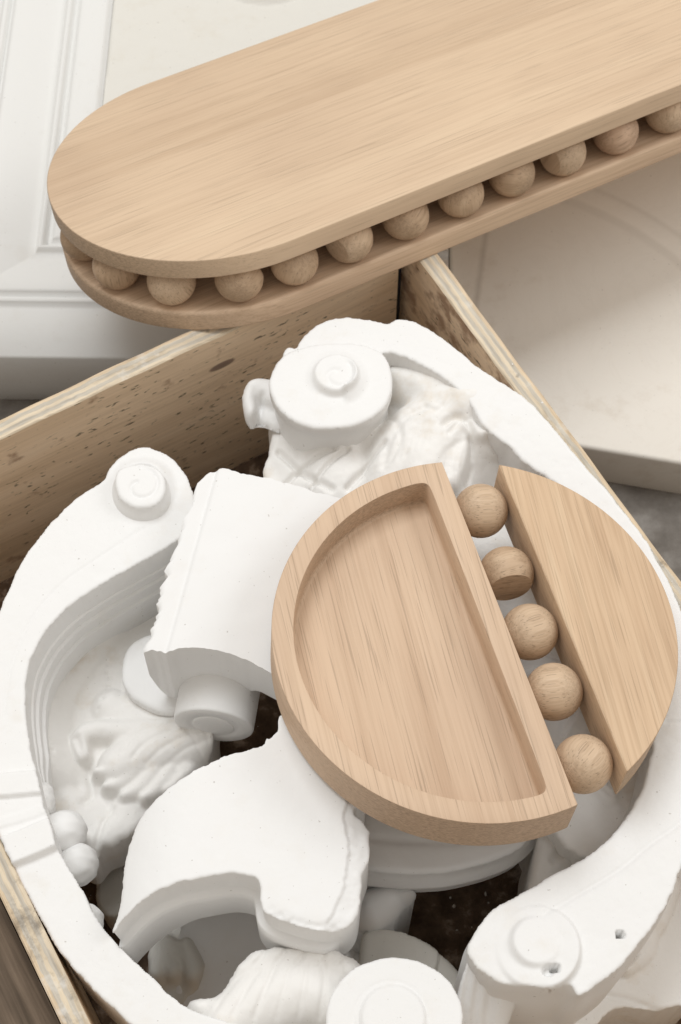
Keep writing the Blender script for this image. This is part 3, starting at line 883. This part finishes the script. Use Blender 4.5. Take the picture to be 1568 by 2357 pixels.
# bosses and beads on the inner side of the clamp
def boss(px, py, z, rx, ry, rz, rot):
    bm = bmesh.new(); bmesh.ops.create_uvsphere(bm, u_segments=40, v_segments=24, radius=1.0)
    c = at(px, py, z); M_ = Matrix.Translation(Vector(c)) @ Matrix.Rotation(math.radians(rot), 4, 'Z') @ Matrix.Diagonal((rx, ry, rz, 1))
    V = [M_ @ v.co for v in bm.verts]; F = [[v.index for v in f.verts] for f in bm.faces]; bm.free()
    V = [v + Vector((0.0004*math.sin(v.y*900), 0.0004*math.sin(v.z*800+1), 0)) for v in V]
    return link_mesh('boss', V, F, PL, left)
boss(104, 1838, ZL-0.026, 0.0060, 0.0100, 0.010, 10)
boss(146, 1918, ZL-0.036, 0.0150, 0.0135, 0.017, 20)
boss(180, 1990, ZL-0.040, 0.0125, 0.0130, 0.016, -15)
boss(208, 2116, ZL-0.030, 0.0080, 0.0090, 0.012, 30)

# carved inside of the left ring
ZF0 = ZL-0.073
def l_carve(F):
    F.H[:] = ZF0 + 0.0015*fbm(F.X, F.Y, 0.04, 5)
    z = ZF0
    F.stroke([(100,1850),(125,1680),(170,1560),(260,1450)], [0.010,0.010,0.012,0.010], z-0.004, 0.012, k=0.01)
    # beads along the wall
    for (x, y) in ((104,1500),(88,1550),(80,1600),(82,1650),(88,1690),(95,1740)):
        F.stroke([(x, y-12), (x+3, y+12)], [0.0032,0.0032], ZL-0.050, 0.012, k=0.002)
    # shoulder of the small volute
    F.stroke([(350,1600),(410,1650),(460,1700)], [0.020,0.024,0.020], z-0.012, 0.021, k=0.008)
    F.stroke([(260,1640),(330,1690),(420,1730)], [0.014,0.022,0.024], z-0.008, 0.019, k=0.008)
    # big curled leaf, smooth on top, its tips folded down at the lower left
    F.stroke([(195,1745),(190,1705),(225,1688),(300,1690),(380,1690)], [0.005,0.0075,0.008,0.009,0.009], z+0.002, 0.013, k=0.004)
    F.stroke([(280,1775),(350,1735),(430,1715),(490,1715)], [0.016,0.021,0.020,0.013], z-0.004, 0.023, k=0.006)
    for k, (a, b, c) in enumerate((((300,1760),(262,1785),(228,1790)), ((325,1775),(288,1808),(250,1822)), ((355,1785),(322,1822),(290,1842)), ((392,1785),(362,1822),(335,1845)), ((430,1780),(405,1812),(385,1826)))):
        F.stroke([a, b, c], [0.009,0.0078,0.0045], z-0.001, 0.016-0.001*k, k=0.0022)
    F.stroke([(160,1850),(200,1900),(250,1930)], [0.010,0.016,0.012], z-0.008, 0.014, k=0.008)
    F.stroke([(300,1850),(290,1900),(240,1940)], [0.010,0.014,0.010], z-0.008, 0.014, k=0.008)
    for a in ([(310,1765),(350,1725),(420,1695)], [(340,1775),(390,1735),(460,1705)], [(375,1785),(425,1745),(485,1722)], [(285,1755),(320,1712),(380,1680)], [(420,1680),(450,1720),(470,1760)], [(455,1670),(478,1705),(488,1745)]):
        F.groove(a, 0.0010, z, 0.0013)
    F.groove([(196,1850),(212,1825),(200,1765),(182,1715)], 0.0028, z, 0.005)
    F.groove([(225,1950),(240,1900),(262,1865)], 0.0014, z, 0.003)
    F.hole((128,1750), 0.0018, z, 0.003)
    F.stroke([(185,1925),(192,1930)], [0.003,0.003], z+0.008, 0.003)
    for k, (x, y) in enumerate(((250,1530),(246,1548),(252,1562),(249,1580),(243,1600),(240,1618),(228,1640))):
        F.hole((x, y), 0.0011+0.0004*(k % 2), z, 0.003)
    F.blur(1)
relief('carved_field', left, PL_STAIN_BOUNCE, [(60,1500),(120,1400),(240,1310),(340,1260),(470,1280),(520,1400),(520,1540),(497,1640),(497,1700),(480,1760),(400,1830),(330,1900),(272,1944),(235,1955),(222,1978),(200,1992),(160,1960),(100,1860),(50,1720),(48,1600)],
       ZF0, ZL-0.12, l_carve, rnd=0.004, seed=31, rough=0.001, chip=0.001)
relief('small_volute', left, PL, [(282,1570),(280,1530),(290,1495),(315,1470),(350,1458),(390,1465),(420,1500),(432,1560),(430,1610),(410,1638),(375,1640),(310,1610)], ZL-0.055, ZL-0.095, None, rnd=0.004,
       skirt=((0, 0.0006), (0.0002, 0.010), (-0.002, 0.013), (-0.002, 0.03)), seed=33)

# ---- middle console fragment, an open curved shell seen from above
con = empty('console_fragment', tuple(at(500, 1400, 0.15)), 'broken white plaster console with smooth arched back and round roll, left of the tray', 'plaster fragment')
ZC = RIM + 0.021
top_px = [(331,1504),(338,1498),(352,1496),(370,1501),(381,1504),(388,1500),(400,1495),(425,1492),(450,1491),(480,1493),(510,1499),(545,1510),(580,1525),(625,1550),(690,1588)]
top_dz = [-0.0035,-0.0016,-0.0012,-0.0016,-0.0022,-0.0006,0.0,0.0004,0.0006,0.0006,0.0003,-0.0004,-0.0012,-0.0026,-0.0045]
TC = np.array([at(p[0], p[1], ZC+d) for p, d in zip(top_px, top_dz)])
TC = catmull(TC, 5, False)
def yface(x): return float(np.interp(x, TC[:, 0], TC[:, 1]))
def at_face(px, py):
    """spot on the upright end face of the console, which is curved in plan"""
    y = yface(-0.08)
    for _ in range(5):
        q = at_y(px, py, y); y = yface(q[0])
    return at_y(px, py, y)
bot_px = [(331,1512),(336,1535),(350,1562),(374,1592),(406,1618),(440,1636),(480,1646),(520,1640),(556,1602),(590,1590),(630,1608),(690,1640)]
BC = np.array([at_face(*p) for p in bot_px])
BC = catmull(BC, 5, False)
xs_ = np.r_[np.linspace(TC[0, 0]+0.0001, TC[0, 0]+0.02, 22)[:-1], np.linspace(TC[0, 0]+0.02, TC[-1, 0], 40)]
order = np.argsort(BC[:, 0])
zt_ = np.interp(xs_, TC[:, 0], TC[:, 2]); zb_ = np.minimum(np.interp(xs_, BC[order, 0], BC[order, 2]), zt_-0.003)
yf_ = np.interp(xs_, TC[:, 0], TC[:, 1])
xl = float(xs_[0])
back = at(448, 1112, ZC+0.005)
DX = back[0] - xl
bk = [at(*p, ZC+0.005) for p in ((448,1125),(455,1108),(485,1085),(520,1078),(555,1093),(620,1101),(680,1117),(772,1141),(860,1165))]
yb_ = np.interp(xs_-xl, [q[0]-back[0] for q in bk], [q[1] for q in bk])
ns = 110
rr_ = np.random.RandomState(3)
wz = np.convolve(rr_.randn(ns+9), np.ones(6)/6, 'valid')[:ns+1]*0.0022
jit = np.convolve(rr_.randn(len(xs_)+6), np.ones(3)/3, 'valid')[:len(xs_)]*0.0007
jit2 = np.convolve(rr_.randn(len(xs_)+6), np.ones(4)/4, 'valid')[:len(xs_)]*0.0009
nx_ = len(xs_); V, Fc = [], []
for k in range(ns+1):
    t = k/ns
    for lay in (0, 1):
        for q in range(nx_):
            x = xs_[q]; z = zt_[q] if lay == 0 else zb_[q]
            y = (1-t)*(yf_[q]+(jit[q] if lay == 0 else 0)) + t*(yb_[q]+jit2[q])
            w_ = math.exp(-((x-xl)/0.005)**2)
            V.append((x + DX*t + w_*(wz[k] + 0.0022*math.sin(t*8.0+0.4)*math.sin(t*3.1)), y, z + 0.005*t + (0.0003*vnoise(np.array(x), np.array(y), 0.012, 6) if lay == 0 else 0)))
def vi(k, lay, q): return (k*2+lay)*nx_+q
for k in range(ns):
    for q in range(nx_-1):
        Fc.append((vi(k,0,q), vi(k+1,0,q), vi(k+1,0,q+1), vi(k,0,q+1)))
        Fc.append((vi(k,1,q), vi(k,1,q+1), vi(k+1,1,q+1), vi(k+1,1,q)))
    for q in (0, nx_-1):
        Fc.append((vi(k,0,q), vi(k,1,q), vi(k+1,1,q), vi(k+1,0,q)))
for k in (0, ns):
    for q in range(nx_-1):
        Fc.append((vi(k,0,q), vi(k,0,q+1), vi(k,1,q+1), vi(k,1,q)))
V = [tuple(float(c) for c in v) for v in V]
o = link_mesh('shell', V, Fc, PL_SMOOTH, con); mark_sharp(o, 38)
# roll
# roll
def cyl(name, c, axis, r, length, mat, parent, prof=None, seg=64):
    """lathe: prof = (distance along the axis, radius factor)"""
    ax = Vector(axis).normalized(); ux = ax.cross(Vector((0, 0, 1))).normalized(); uy = ux.cross(ax)
    prof = prof or [(0, 1), (1, 1)]
    V, F = [], []
    for t, f in prof:
        for i in range(seg):
            a = 2*math.pi*i/seg
            V.append(Vector(c) + ax*length*t + (ux*math.cos(a) + uy*math.sin(a))*r*f)
    n = len(prof)
    for k in range(n-1):
        for i in range(seg):
            j = (i+1) % seg; F.append((k*seg+i, k*seg+j, (k+1)*seg+j, (k+1)*seg+i))
    F.append(tuple(range(seg-1, -1, -1))); F.append(tuple((n-1)*seg+i for i in range(seg)))
    o = link_mesh(name, V, F, mat, parent); fix_normals(o); mark_sharp(o, 40); return o
ax = Vector((-0.13, -0.98, 0.03)).normalized()
c0 = Vector(at_face(508, 1590)) + Vector((0, 0.004, 0))
L_ = 0.029
end_prof = [(0, 1), (0.93, 1.0), (0.975, 0.985), (1.0, 0.95), (1.0, 0.62), (0.985, 0.60), (0.985, 0.52), (1.01, 0.50), (1.02, 0.44), (1.02, 0.2), (1.02, 0.02)]
cyl('roll', c0, ax, 0.0262, L_, PL, con, end_prof)

# ---- lower curved fragment
ZF = RIM + 0.030
frag = empty('curved_fragment', tuple(at(560, 1900, 0.15)), 'broad smooth white plaster fragment with a chipped notch, just below the tray', 'plaster fragment')
def f_frag(F):
    # the left part bends down
    P0 = W2([(430, 1780)], ZF)[0]; P1 = W2([(400, 2060)], ZF)[0]
    e = P1-P0; e /= np.linalg.norm(e); nx_, ny_ = e[1], -e[0]
    d = (F.X-P0[0])*nx_ + (F.Y-P0[1])*ny_
    if (W2([(300, 1950)], ZF)[0]-P0) @ np.array([nx_, ny_]) < 0: d = -d
    d = np.clip(d + 0.008, 0, None)
    F.H = F.H - 9.0*d**2 - 120*np.clip(d-0.02, 0, None)**3
    # broken edge at the right: a lower rough ledge
    D, Wd, T, S_ = F.line([(798,1850),(790,1905),(802,1960),(790,2030),(770,2090),(740,2150)], 0.001, ZF)
    side = np.where(S_ > 0, D, -D)
    ref = W2([(840, 1960)], ZF)[0]
    ii = np.argmin((F.X-ref[0])**2 + (F.Y-ref[1])**2)
    if side.flat[ii] < 0: side = -side
    side = side + 0.0018*fbm(F.X, F.Y, 0.006, 44)
    F.H = F.H - 0.0026*np.clip(side/0.0012, 0, 1) - 0.30*np.clip(side-0.002, 0, None)*(1+0.3*fbm(F.X, F.Y, 0.01, 4))
    F.H = F.H - 0.0006*np.clip(side/0.0012, 0, 1)*fbm(F.X, F.Y, 0.004, 9)
    D2, *_ = F.line([(622,2095),(650,2110),(700,2128),(770,2136)], 0.001, ZF)
    F.H = F.H - 0.0015*np.exp(-(D2/0.003)**2)*(1+fbm(F.X, F.Y, 0.003, 12))
relief('shell', frag, PL_SMOOTH, [(655,1640),(640,1680),(622,1699),(614,1701),(604,1716),(560,1728),(500,1748),(430,1783),(370,1820),(330,1858),(303,1900),(286,1950),(276,2000),(270,2050),(262,2090),(250,2128),(268,2112),(300,2084),(340,2058),(400,2034),
       (440,2024),(500,2013),(530,2008),(560,2012),(582,2018),(598,2033),(599,2060),(605,2090),(622,2108),(650,2119),(700,2134),(750,2142),(785,2138),(810,2120),(825,2085),(832,2040),(835,2005),(848,1975),(853,1945),(850,1910),(835,1882),(820,1860),(850,1800),(780,1640)],
       ZF, lambda x, y: ZF-0.070-0.6*max(0.0, -0.085-x), f_frag, rnd=0.0016, skirt=((0, 0.0006), (0.0, 0.026), (0.0, 0.0264), (0.0035, 0.0285), (0.004, 0.029), (0.0045, 0.036), (0.0045, 0.052)), seed=41, inward=(420, 2250), rough=0.0003, chip=0.0009)

# ---- disc volute with leaves at the bottom of the picture
ZD = RIM + 0.010
vol = empty('carved_volute', tuple(at(860, 2300, 0.12)), 'white plaster disc with a carved leaf beside it, at the bottom edge of the photo', 'plaster volute')
def v_disc(F):
    F.disc((905,2345), 0.0185, ZD-0.0002, 0.0028, 0.003, 0.003)
    F.spiral((905,2345), 0.019, 0.024, 0.8, ZD, 0.001, 0.0006)
th_ = np.linspace(0, 2*math.pi, 26)[:-1]
relief('volute_disc', vol, PL, [(908+158*math.cos(a), 2342+139*math.sin(a)) for a in th_], ZD, ZD-0.06, v_disc, rnd=0.002, skirt=((0, 0.0006), (0.0, 0.014), (-0.002, 0.017), (-0.003, 0.035)), seed=51)
def v_leaf(F):
    z = ZD-0.030
    F.H[:] = z-0.018 + 0.001*fbm(F.X, F.Y, 0.02, 5)
    F.stroke([(470,2330),(560,2300),(650,2270)], [0.010,0.020,0.020], z-0.016, 0.026, k=0.008)
    F.stroke([(560,2240),(640,2215),(740,2225),(800,2250)], [0.012,0.020,0.020,0.010], z-0.010, 0.022, k=0.006)
    F.stroke([(520,2360),(600,2310),(700,2290),(780,2330)], [0.016,0.022,0.022,0.016], z-0.012, 0.028, k=0.006)
    for k in range(4):
        x = 580+k*60
        F.stroke([(x, 2340-8*k), (x+4, 2280-8*k), (x-14, 2235-3*k)], [0.010,0.013,0.008], z-0.004, 0.011, rib=0.0012, k=0.006)
    F.stroke([(620,2200),(680,2195),(740,2220)], [0.006,0.009,0.005], z-0.002, 0.010, rib=0.002)
    F.stroke([(740,2210),(790,2225),(830,2250)], [0.006,0.008,0.005], z-0.010, 0.012, rib=0.002)
    for k in range(7):
        x = 530+k*40
        F.groove([(x-40+9*k, 2350), (x-8+5*k, 2300-4*k), (x+30-3*k, 2250-5*k)], 0.0009+0.0002*(k%3), z, 0.0012+0.0004*(k%3))
    for k in range(5):
        F.groove([(590+k*46, 2228), (606+k*46, 2210), (612+k*46, 2192)], 0.0011, z, 0.0022)
    F.blur(1)
relief('leaf_carving', vol, PL_STAIN_BOUNCE, [(420,2300),(500,2300),(540,2240),(575,2205),(610,2192),(680,2185),(760,2190),(830,2215),(870,2260),(900,2400),(700,2520),(480,2420),(400,2340)], ZD-0.03, ZD-0.095, v_leaf, rnd=0.006, seed=55, rough=0.0009, chip=0.001)

# ---- smaller pieces deeper in the crate
def piece(name, label, outline, z, zb, mat, fn=None, part='body', **kw):
    c = np.mean(np.array(outline, float), axis=0)
    e = empty(name, tuple(at(c[0], c[1], zb)), label, 'plaster fragment')
    relief(part, e, mat, outline, z, zb, fn, **kw)
    return e
def low_band(F):
    F.groove([(820,1925),(930,1935),(1050,1935),(1150,1915),(1210,1880)], 0.003, RIM-0.045, 0.0012)
piece('curved_moulding', 'shaded curved plaster moulding lying low in the crate just below the tray', [(700,1790),(870,1800),(1100,1780),(1220,1790),(1243,1870),(1236,1905),(1205,1945),(1160,1970),(1110,1988),(1050,2002),(1000,2010),(930,2010),(860,2003),(800,1990),(720,1960)],
      RIM-0.045, RIM-0.090, PL_SMOOTH, low_band, seed=61, rnd=0.004, skirt=((0, 0.0006), (0.001, 0.015), (0.004, 0.017), (0.0, 0.036)))
def knob(F):
    F.H[:] = RIM-0.105
    F.stroke([(855,2100),(890,2080)], [0.014,0.014], RIM-0.098, 0.024)
    F.stroke([(900,2060),(960,2050)], [0.010,0.006], RIM-0.092, 0.014)
piece('knobbed_fragment', 'rounded plaster knob low in the crate, between the notched fragment and the dark gap', [(800,2040),(860,2030),(920,2030),(960,2048),(935,2075),(915,2100),(900,2130),(850,2160),(800,2140)], RIM-0.075, 0.02, PL_SMOOTH, knob, seed=63, rnd=0.008)
def drumf(F):
    F.H[:] = RIM-0.095
    F.disc((900,2195), 0.030, RIM-0.095, 0.005, 0.002)
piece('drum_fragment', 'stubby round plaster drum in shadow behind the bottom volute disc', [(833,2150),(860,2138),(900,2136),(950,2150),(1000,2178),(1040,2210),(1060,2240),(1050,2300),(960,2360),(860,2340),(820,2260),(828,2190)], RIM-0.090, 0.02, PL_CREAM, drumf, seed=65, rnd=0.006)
def leaf2(F):
    z = RIM-0.055
    F.H[:] = z-0.010
    F.stroke([(1230,2040),(1270,1960),(1340,1900),(1420,1880)], [0.020,0.026,0.024,0.014], z-0.010, 0.022)
    for k in range(5):
        F.groove([(1270+k*16, 1990-k*10), (1300+k*20, 1935-k*6), (1360+k*20, 1915-k*3)], 0.0022, z, 0.0035)
    F.stroke([(1290,1900),(1340,1870),(1400,1870)], [0.008,0.012,0.008], z, 0.012)
    F.blur(1)
piece('leaf_fragment', 'carved plaster leaf in shadow inside the right-hand ring, below the last ball', [(1245,1880),(1320,1830),(1420,1820),(1460,1860),(1440,1960),(1360,2040),(1260,2080),(1215,2075),(1225,2000),(1238,1930)], RIM-0.05, 0.02, PL_STAIN_BOUNCE, leaf2, seed=67, rnd=0.006, part='leaf')
def flower(F):
    z = RIM-0.105
    F.H[:] = z-0.012
    for k in range(5):
        a = 0.6 + k*0.55
        F.stroke([(370,2160), (370+70*math.cos(a), 2160+80*math.sin(a))], [0.004,0.008], z-0.008, 0.012, rib=0.002, k=0.0015)
    F.stroke([(430,2180),(450,2240)], [0.006,0.008], z-0.006, 0.012)
    F.blur(1)
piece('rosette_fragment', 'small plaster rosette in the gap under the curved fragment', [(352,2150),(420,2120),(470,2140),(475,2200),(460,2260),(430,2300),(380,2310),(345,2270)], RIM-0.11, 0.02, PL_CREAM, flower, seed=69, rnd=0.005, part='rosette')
def slope(F):
    z = RIM-0.10
    a = W2([(560,2100)], z)[0]; 
    F.H[:] = z - 0.35*(F.Y - a[1]) * -1
    F.H = np.clip(F.H, z-0.05, z+0.01)
    F.stroke([(700,2150),(760,2190),(850,2240)], [0.006,0.008,0.006], z-0.012, 0.012, veins=6)
piece('flat_fragment', 'smooth plaster slab sloping into shadow beneath the notched fragment', [(440,2090),(520,2080),(600,2100),(700,2130),(800,2160),(860,2200),(850,2290),(700,2300),(560,2320),(430,2330),(400,2260)], RIM-0.115, 0.015, PL_SMOOTH, slope, seed=71, rnd=0.004)
def lowr(F):
    z = RIM-0.085
    F.stroke([(1460,2180),(1500,2120),(1540,2040)], [0.008,0.010,0.008], z, 0.010)
    F.stroke([(1440,2230),(1475,2190),(1495,2160)], [0.006,0.009,0.006], z-0.002, 0.010, rib=0.002)
    F.groove([(1380,2290),(1440,2300),(1500,2320),(1560,2340)], 0.002, z, 0.002)
piece('flat_fragment', 'white plaster piece with a broken edge in the lower right corner of the photo', [(1320,2180),(1440,2050),(1560,1960),(1660,1900),(1700,2100),(1640,2260),(1580,2310),(1530,2322),(1500,2325),(1440,2318),(1400,2330),(1340,2380),(1240,2400)], RIM-0.085, 0.02, PL_STAIN_BOUNCE, lowr, seed=73, rnd=0.002, chip=0.0012)
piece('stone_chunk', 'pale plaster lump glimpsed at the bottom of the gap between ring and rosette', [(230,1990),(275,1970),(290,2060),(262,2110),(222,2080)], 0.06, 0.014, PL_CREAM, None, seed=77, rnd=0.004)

# ------------------------------------------------------------------ moulded plaster panel behind, left
ZP = 0.060
pan = empty('moulded_panel', tuple(at(98, 570, 0)), 'cream plaster panel in a stepped white frame, on the floor behind the shelf', 'plaster panel')
C0 = at(98, 570, ZP); C1 = at(167, 0, ZP)
d1 = (C1-C0)[:2]; d1 /= np.linalg.norm(d1); d2 = np.array([d1[1], -d1[0]])
if d2[0] < 0: d2 = -d2
PROF = [(-0.036, 0.000), (-0.034, 0.000), (-0.0325, 0.0035), (-0.030, 0.0045), (-0.012, 0.0060), (-0.008, 0.0055), (-0.006, 0.0020), (-0.0025, 0.0018), (-0.001, 0.0060), (0.001, 0.0080), (0.003, 0.0078), (0.0045, 0.0050),
        (0.006, 0.0030), (0.012, 0.0042), (0.024, 0.0075), (0.038, 0.0105), (0.046, 0.0118), (0.050, 0.0115), (0.0515, 0.0075), (0.054, 0.0070), (0.0555, 0.0110), (0.0575, 0.0122), (0.0600, 0.0115), (0.0612, 0.0080), (0.064, 0.0072), (0.108, 0.0072), (0.110, 0.0052), (0.110, -0.0595)]
LX, LY = 0.335, 0.72
def pt(off, k):
    # path: right end of the near side, mitred corner, far end of the left side
    x, y = [(LX, -off), (-off, -off), (-off, LY)][k]
    return C0[:2] + d2*x + d1*y
V, Fp = [], []
for off, h in PROF + [(-0.036, -0.0595)]:
    for k in range(3):
        p = pt(off, k); V.append((p[0], p[1], ZP + h - 0.004))
nP = len(PROF) + 1
for r in range(nP):
    r2 = (r+1) % nP
    for k in range(2): Fp.append((r*3+k, r*3+k+1, r2*3+k+1, r2*3+k))
Fp.append(tuple(r*3 for r in range(nP))); Fp.append(tuple(r*3+2 for r in range(nP-1, -1, -1)))
o = link_mesh('frame', V, Fp, PL_GREY, pan); fix_normals(o)
bm = bmesh.new(); bm.from_mesh(o.data)
bmesh.ops.recalc_face_normals(bm, faces=bm.faces)
for e in bm.edges:
    if len(e.link_faces) == 2:
        v0, v1 = e.verts
        ring_same = v0.index//3 != v1.index//3
        if ring_same: e.smooth = False
bm.to_mesh(o.data); bm.free()
def oval(F):
    F.H[:] = ZP-0.004
    c = W2([(610,-40)], ZP)[0]
    r = np.hypot((F.X-c[0])/0.036, (F.Y-c[1])/0.022)
    F.H = F.H + 0.005*np.clip((1-r)/0.12, 0, 1)*(1+0.35*fbm(F.X, F.Y, 0.006, 5)) - 0.0012*np.exp(-((r-1.05)/0.06)**2)
pin = [C0[:2] + d2*x + d1*y for x, y in ((0.0365, 0.0365), (LX, 0.0365), (LX, LY), (0.0365, LY))]
relief('centre_field', pan, PL_CREAM, pin, ZP-0.004, 0.0, oval, dx=0.003, smooth=0, world_outline=True, rnd=0.0003, rough=0.0005, chip=0, seed=81)

# ------------------------------------------------------------------ beige slab on the floor, right
ZB = 0.048
slb = empty('stone_slab', tuple(at(1450, 900, 0)), 'large flat beige slab with worn faint lines, lying on the floor right of the crate', 'slab')
sq = K - u1*0.021 - u2*0.18
e1 = at(1353, 1030, ZB); e2 = at(1568, 1066, ZB)
ed = (e2-e1)[:2]; ed /= np.linalg.norm(ed); en = np.array([-ed[1], ed[0]])
A0 = e1[:2] - ed*0.02
pl = [A0 - ed*0.30, A0 + ed*0.9, A0 + ed*0.9 + en*0.9, A0 - ed*0.30 + en*0.9]
# keep the slab clear of the crate: cut along the wall
wl = K - u1*0.022
def cross(p, d, q, e):
    M_ = np.array([[d[0], -e[0]], [d[1], -e[1]]]); s = np.linalg.solve(M_, np.array(q)-np.array(p)); return np.array(p)+np.array(d)*s[0]
X1 = cross(A0, ed, (wl.x, wl.y), (u2.x, u2.y))
X2 = np.array([wl.x, wl.y]) - np.array([u2.x, u2.y])*0.016
X3 = X2 + np.array([u1.x, u1.y])*0.06
Q0 = C0[:2] + d2*(LX+0.002)
X4 = cross(Q0, d1, X2, ed); X5 = cross(Q0, d1, X3+en*0.70, ed)
pl = [X1, A0+ed*0.9, A0+ed*0.9+en*0.75, X5, X4, X2]
def slabf(F):
    z = ZB
    F.groove([(1118,540),(1108,640),(1096,700)], 0.0008, z, 0.0010)
    F.groove([(1330,455),(1420,520),(1568,640)], 0.003, z, 0.0009)
    F.groove([(1440,400),(1568,470)], 0.003, z, 0.0008)
    F.H = F.H + 0.0008*fbm(F.X, F.Y, 0.08, 3)
V, Fq = slab([tuple(p) for p in pl], ZB, 0.0, 0.0035, 0.001)
def slab_marks(m):
    nt = m.node_tree; b = nt.nodes['Principled BSDF']
    src = b.inputs['Base Color'].links[0].from_socket
    mp = mapping(nt, (1, 1, 1))
    ca = at(1050, 1000, ZB); rad = float(np.linalg.norm(at(1420, 510, ZB)-ca))
    sub = N(nt, 'ShaderNodeVectorMath', operation='SUBTRACT'); nt.links.new(mp.outputs[0], sub.inputs[0]); sub.inputs[1].default_value = tuple(ca)
    ln = N(nt, 'ShaderNodeVectorMath', operation='LENGTH'); nt.links.new(sub.outputs[0], ln.inputs[0])
    rr1 = ramp(nt, ln.outputs['Value'], [(rad-0.004, (1, 1, 1)), (rad, (0.86, 0.85, 0.84)), (rad+0.004, (1.05, 1.05, 1.05)), (rad+0.017, (1, 1, 1)), (rad+0.021, (0.9, 0.89, 0.88)), (rad+0.025, (1, 1, 1))])
    p1, p2 = at(1118, 540, ZB), at(1096, 700, ZB); dd = (p2-p1)/np.linalg.norm(p2-p1); nn = (-dd[1], dd[0], 0.0)
    s2 = N(nt, 'ShaderNodeVectorMath', operation='SUBTRACT'); nt.links.new(mp.outputs[0], s2.inputs[0]); s2.inputs[1].default_value = tuple(p1)
    dt = N(nt, 'ShaderNodeVectorMath', operation='DOT_PRODUCT'); nt.links.new(s2.outputs[0], dt.inputs[0]); dt.inputs[1].default_value = nn
    ab = N(nt, 'ShaderNodeMath', operation='ABSOLUTE'); nt.links.new(dt.outputs['Value'], ab.inputs[0])
    r2 = ramp(nt, ab.outputs[0], [(0.0, (0.80, 0.79, 0.78)), (0.0006, (0.93, 0.92, 0.91)), (0.0011, (1, 1, 1))])
    col = mixc(nt, 1.0, src, rr1.outputs[0], 'MULTIPLY'); col = mixc(nt, 1.0, col, r2.outputs[0], 'MULTIPLY')
    nv = noise(nt, mp, 16, 6, 0.7, 1.5)
    rv = ramp(nt, nv.outputs[0], [(0.46, (1, 1, 1)), (0.495, (0.97, 0.965, 0.96)), (0.53, (1, 1, 1))])
    col = mixc(nt, 0.6, col, rv.outputs[0], 'MULTIPLY')
    nt.links.new(col, b.inputs['Base Color'])
slab_marks(PL_SLAB)
o = link_mesh('slab_body', V, Fq, PL_SLAB, slb); mark_sharp(o, 50)

# ------------------------------------------------------------------ crumbs of plaster on the crate bottom and rims
bm = bmesh.new()
r = np.random.RandomState(5)
def crumb(p, sz):
    g = bmesh.ops.create_icosphere(bm, subdivisions=1, radius=sz)
    sc = r.uniform(0.6, 1.3, 3)
    for v in g['verts']:
        v.co = Vector(v.co[k]*sc[k]*r.uniform(0.75, 1.2) for k in range(3)) + Vector(p)
for _ in range(700):
    a, b_ = r.uniform(0.01, LW-0.01), r.uniform(0.01, LR-0.01)
    p = K + u1*a + u2*b_
    sz = 0.0005 + 0.0013*r.rand()**3
    crumb((p.x, p.y, 0.014+sz*0.5), sz)
for _ in range(26):
    t = r.uniform(0.12, 0.45)
    p = K + u2*t - u1*r.uniform(0.002, 0.012)
    sz = 0.0004+0.0005*r.rand(); crumb((p.x, p.y, RIM+sz*0.4), sz)
me = bpy.data.meshes.new('plaster_crumbs'); bm.to_mesh(me); bm.free(); me.materials.append(PL_STAIN_BOUNCE)
o = bpy.data.objects.new('plaster_crumbs', me); COL.objects.link(o)
tag(o, 'crumbs of white plaster scattered over the dark crate bottom', 'plaster crumbs', kind='stuff')
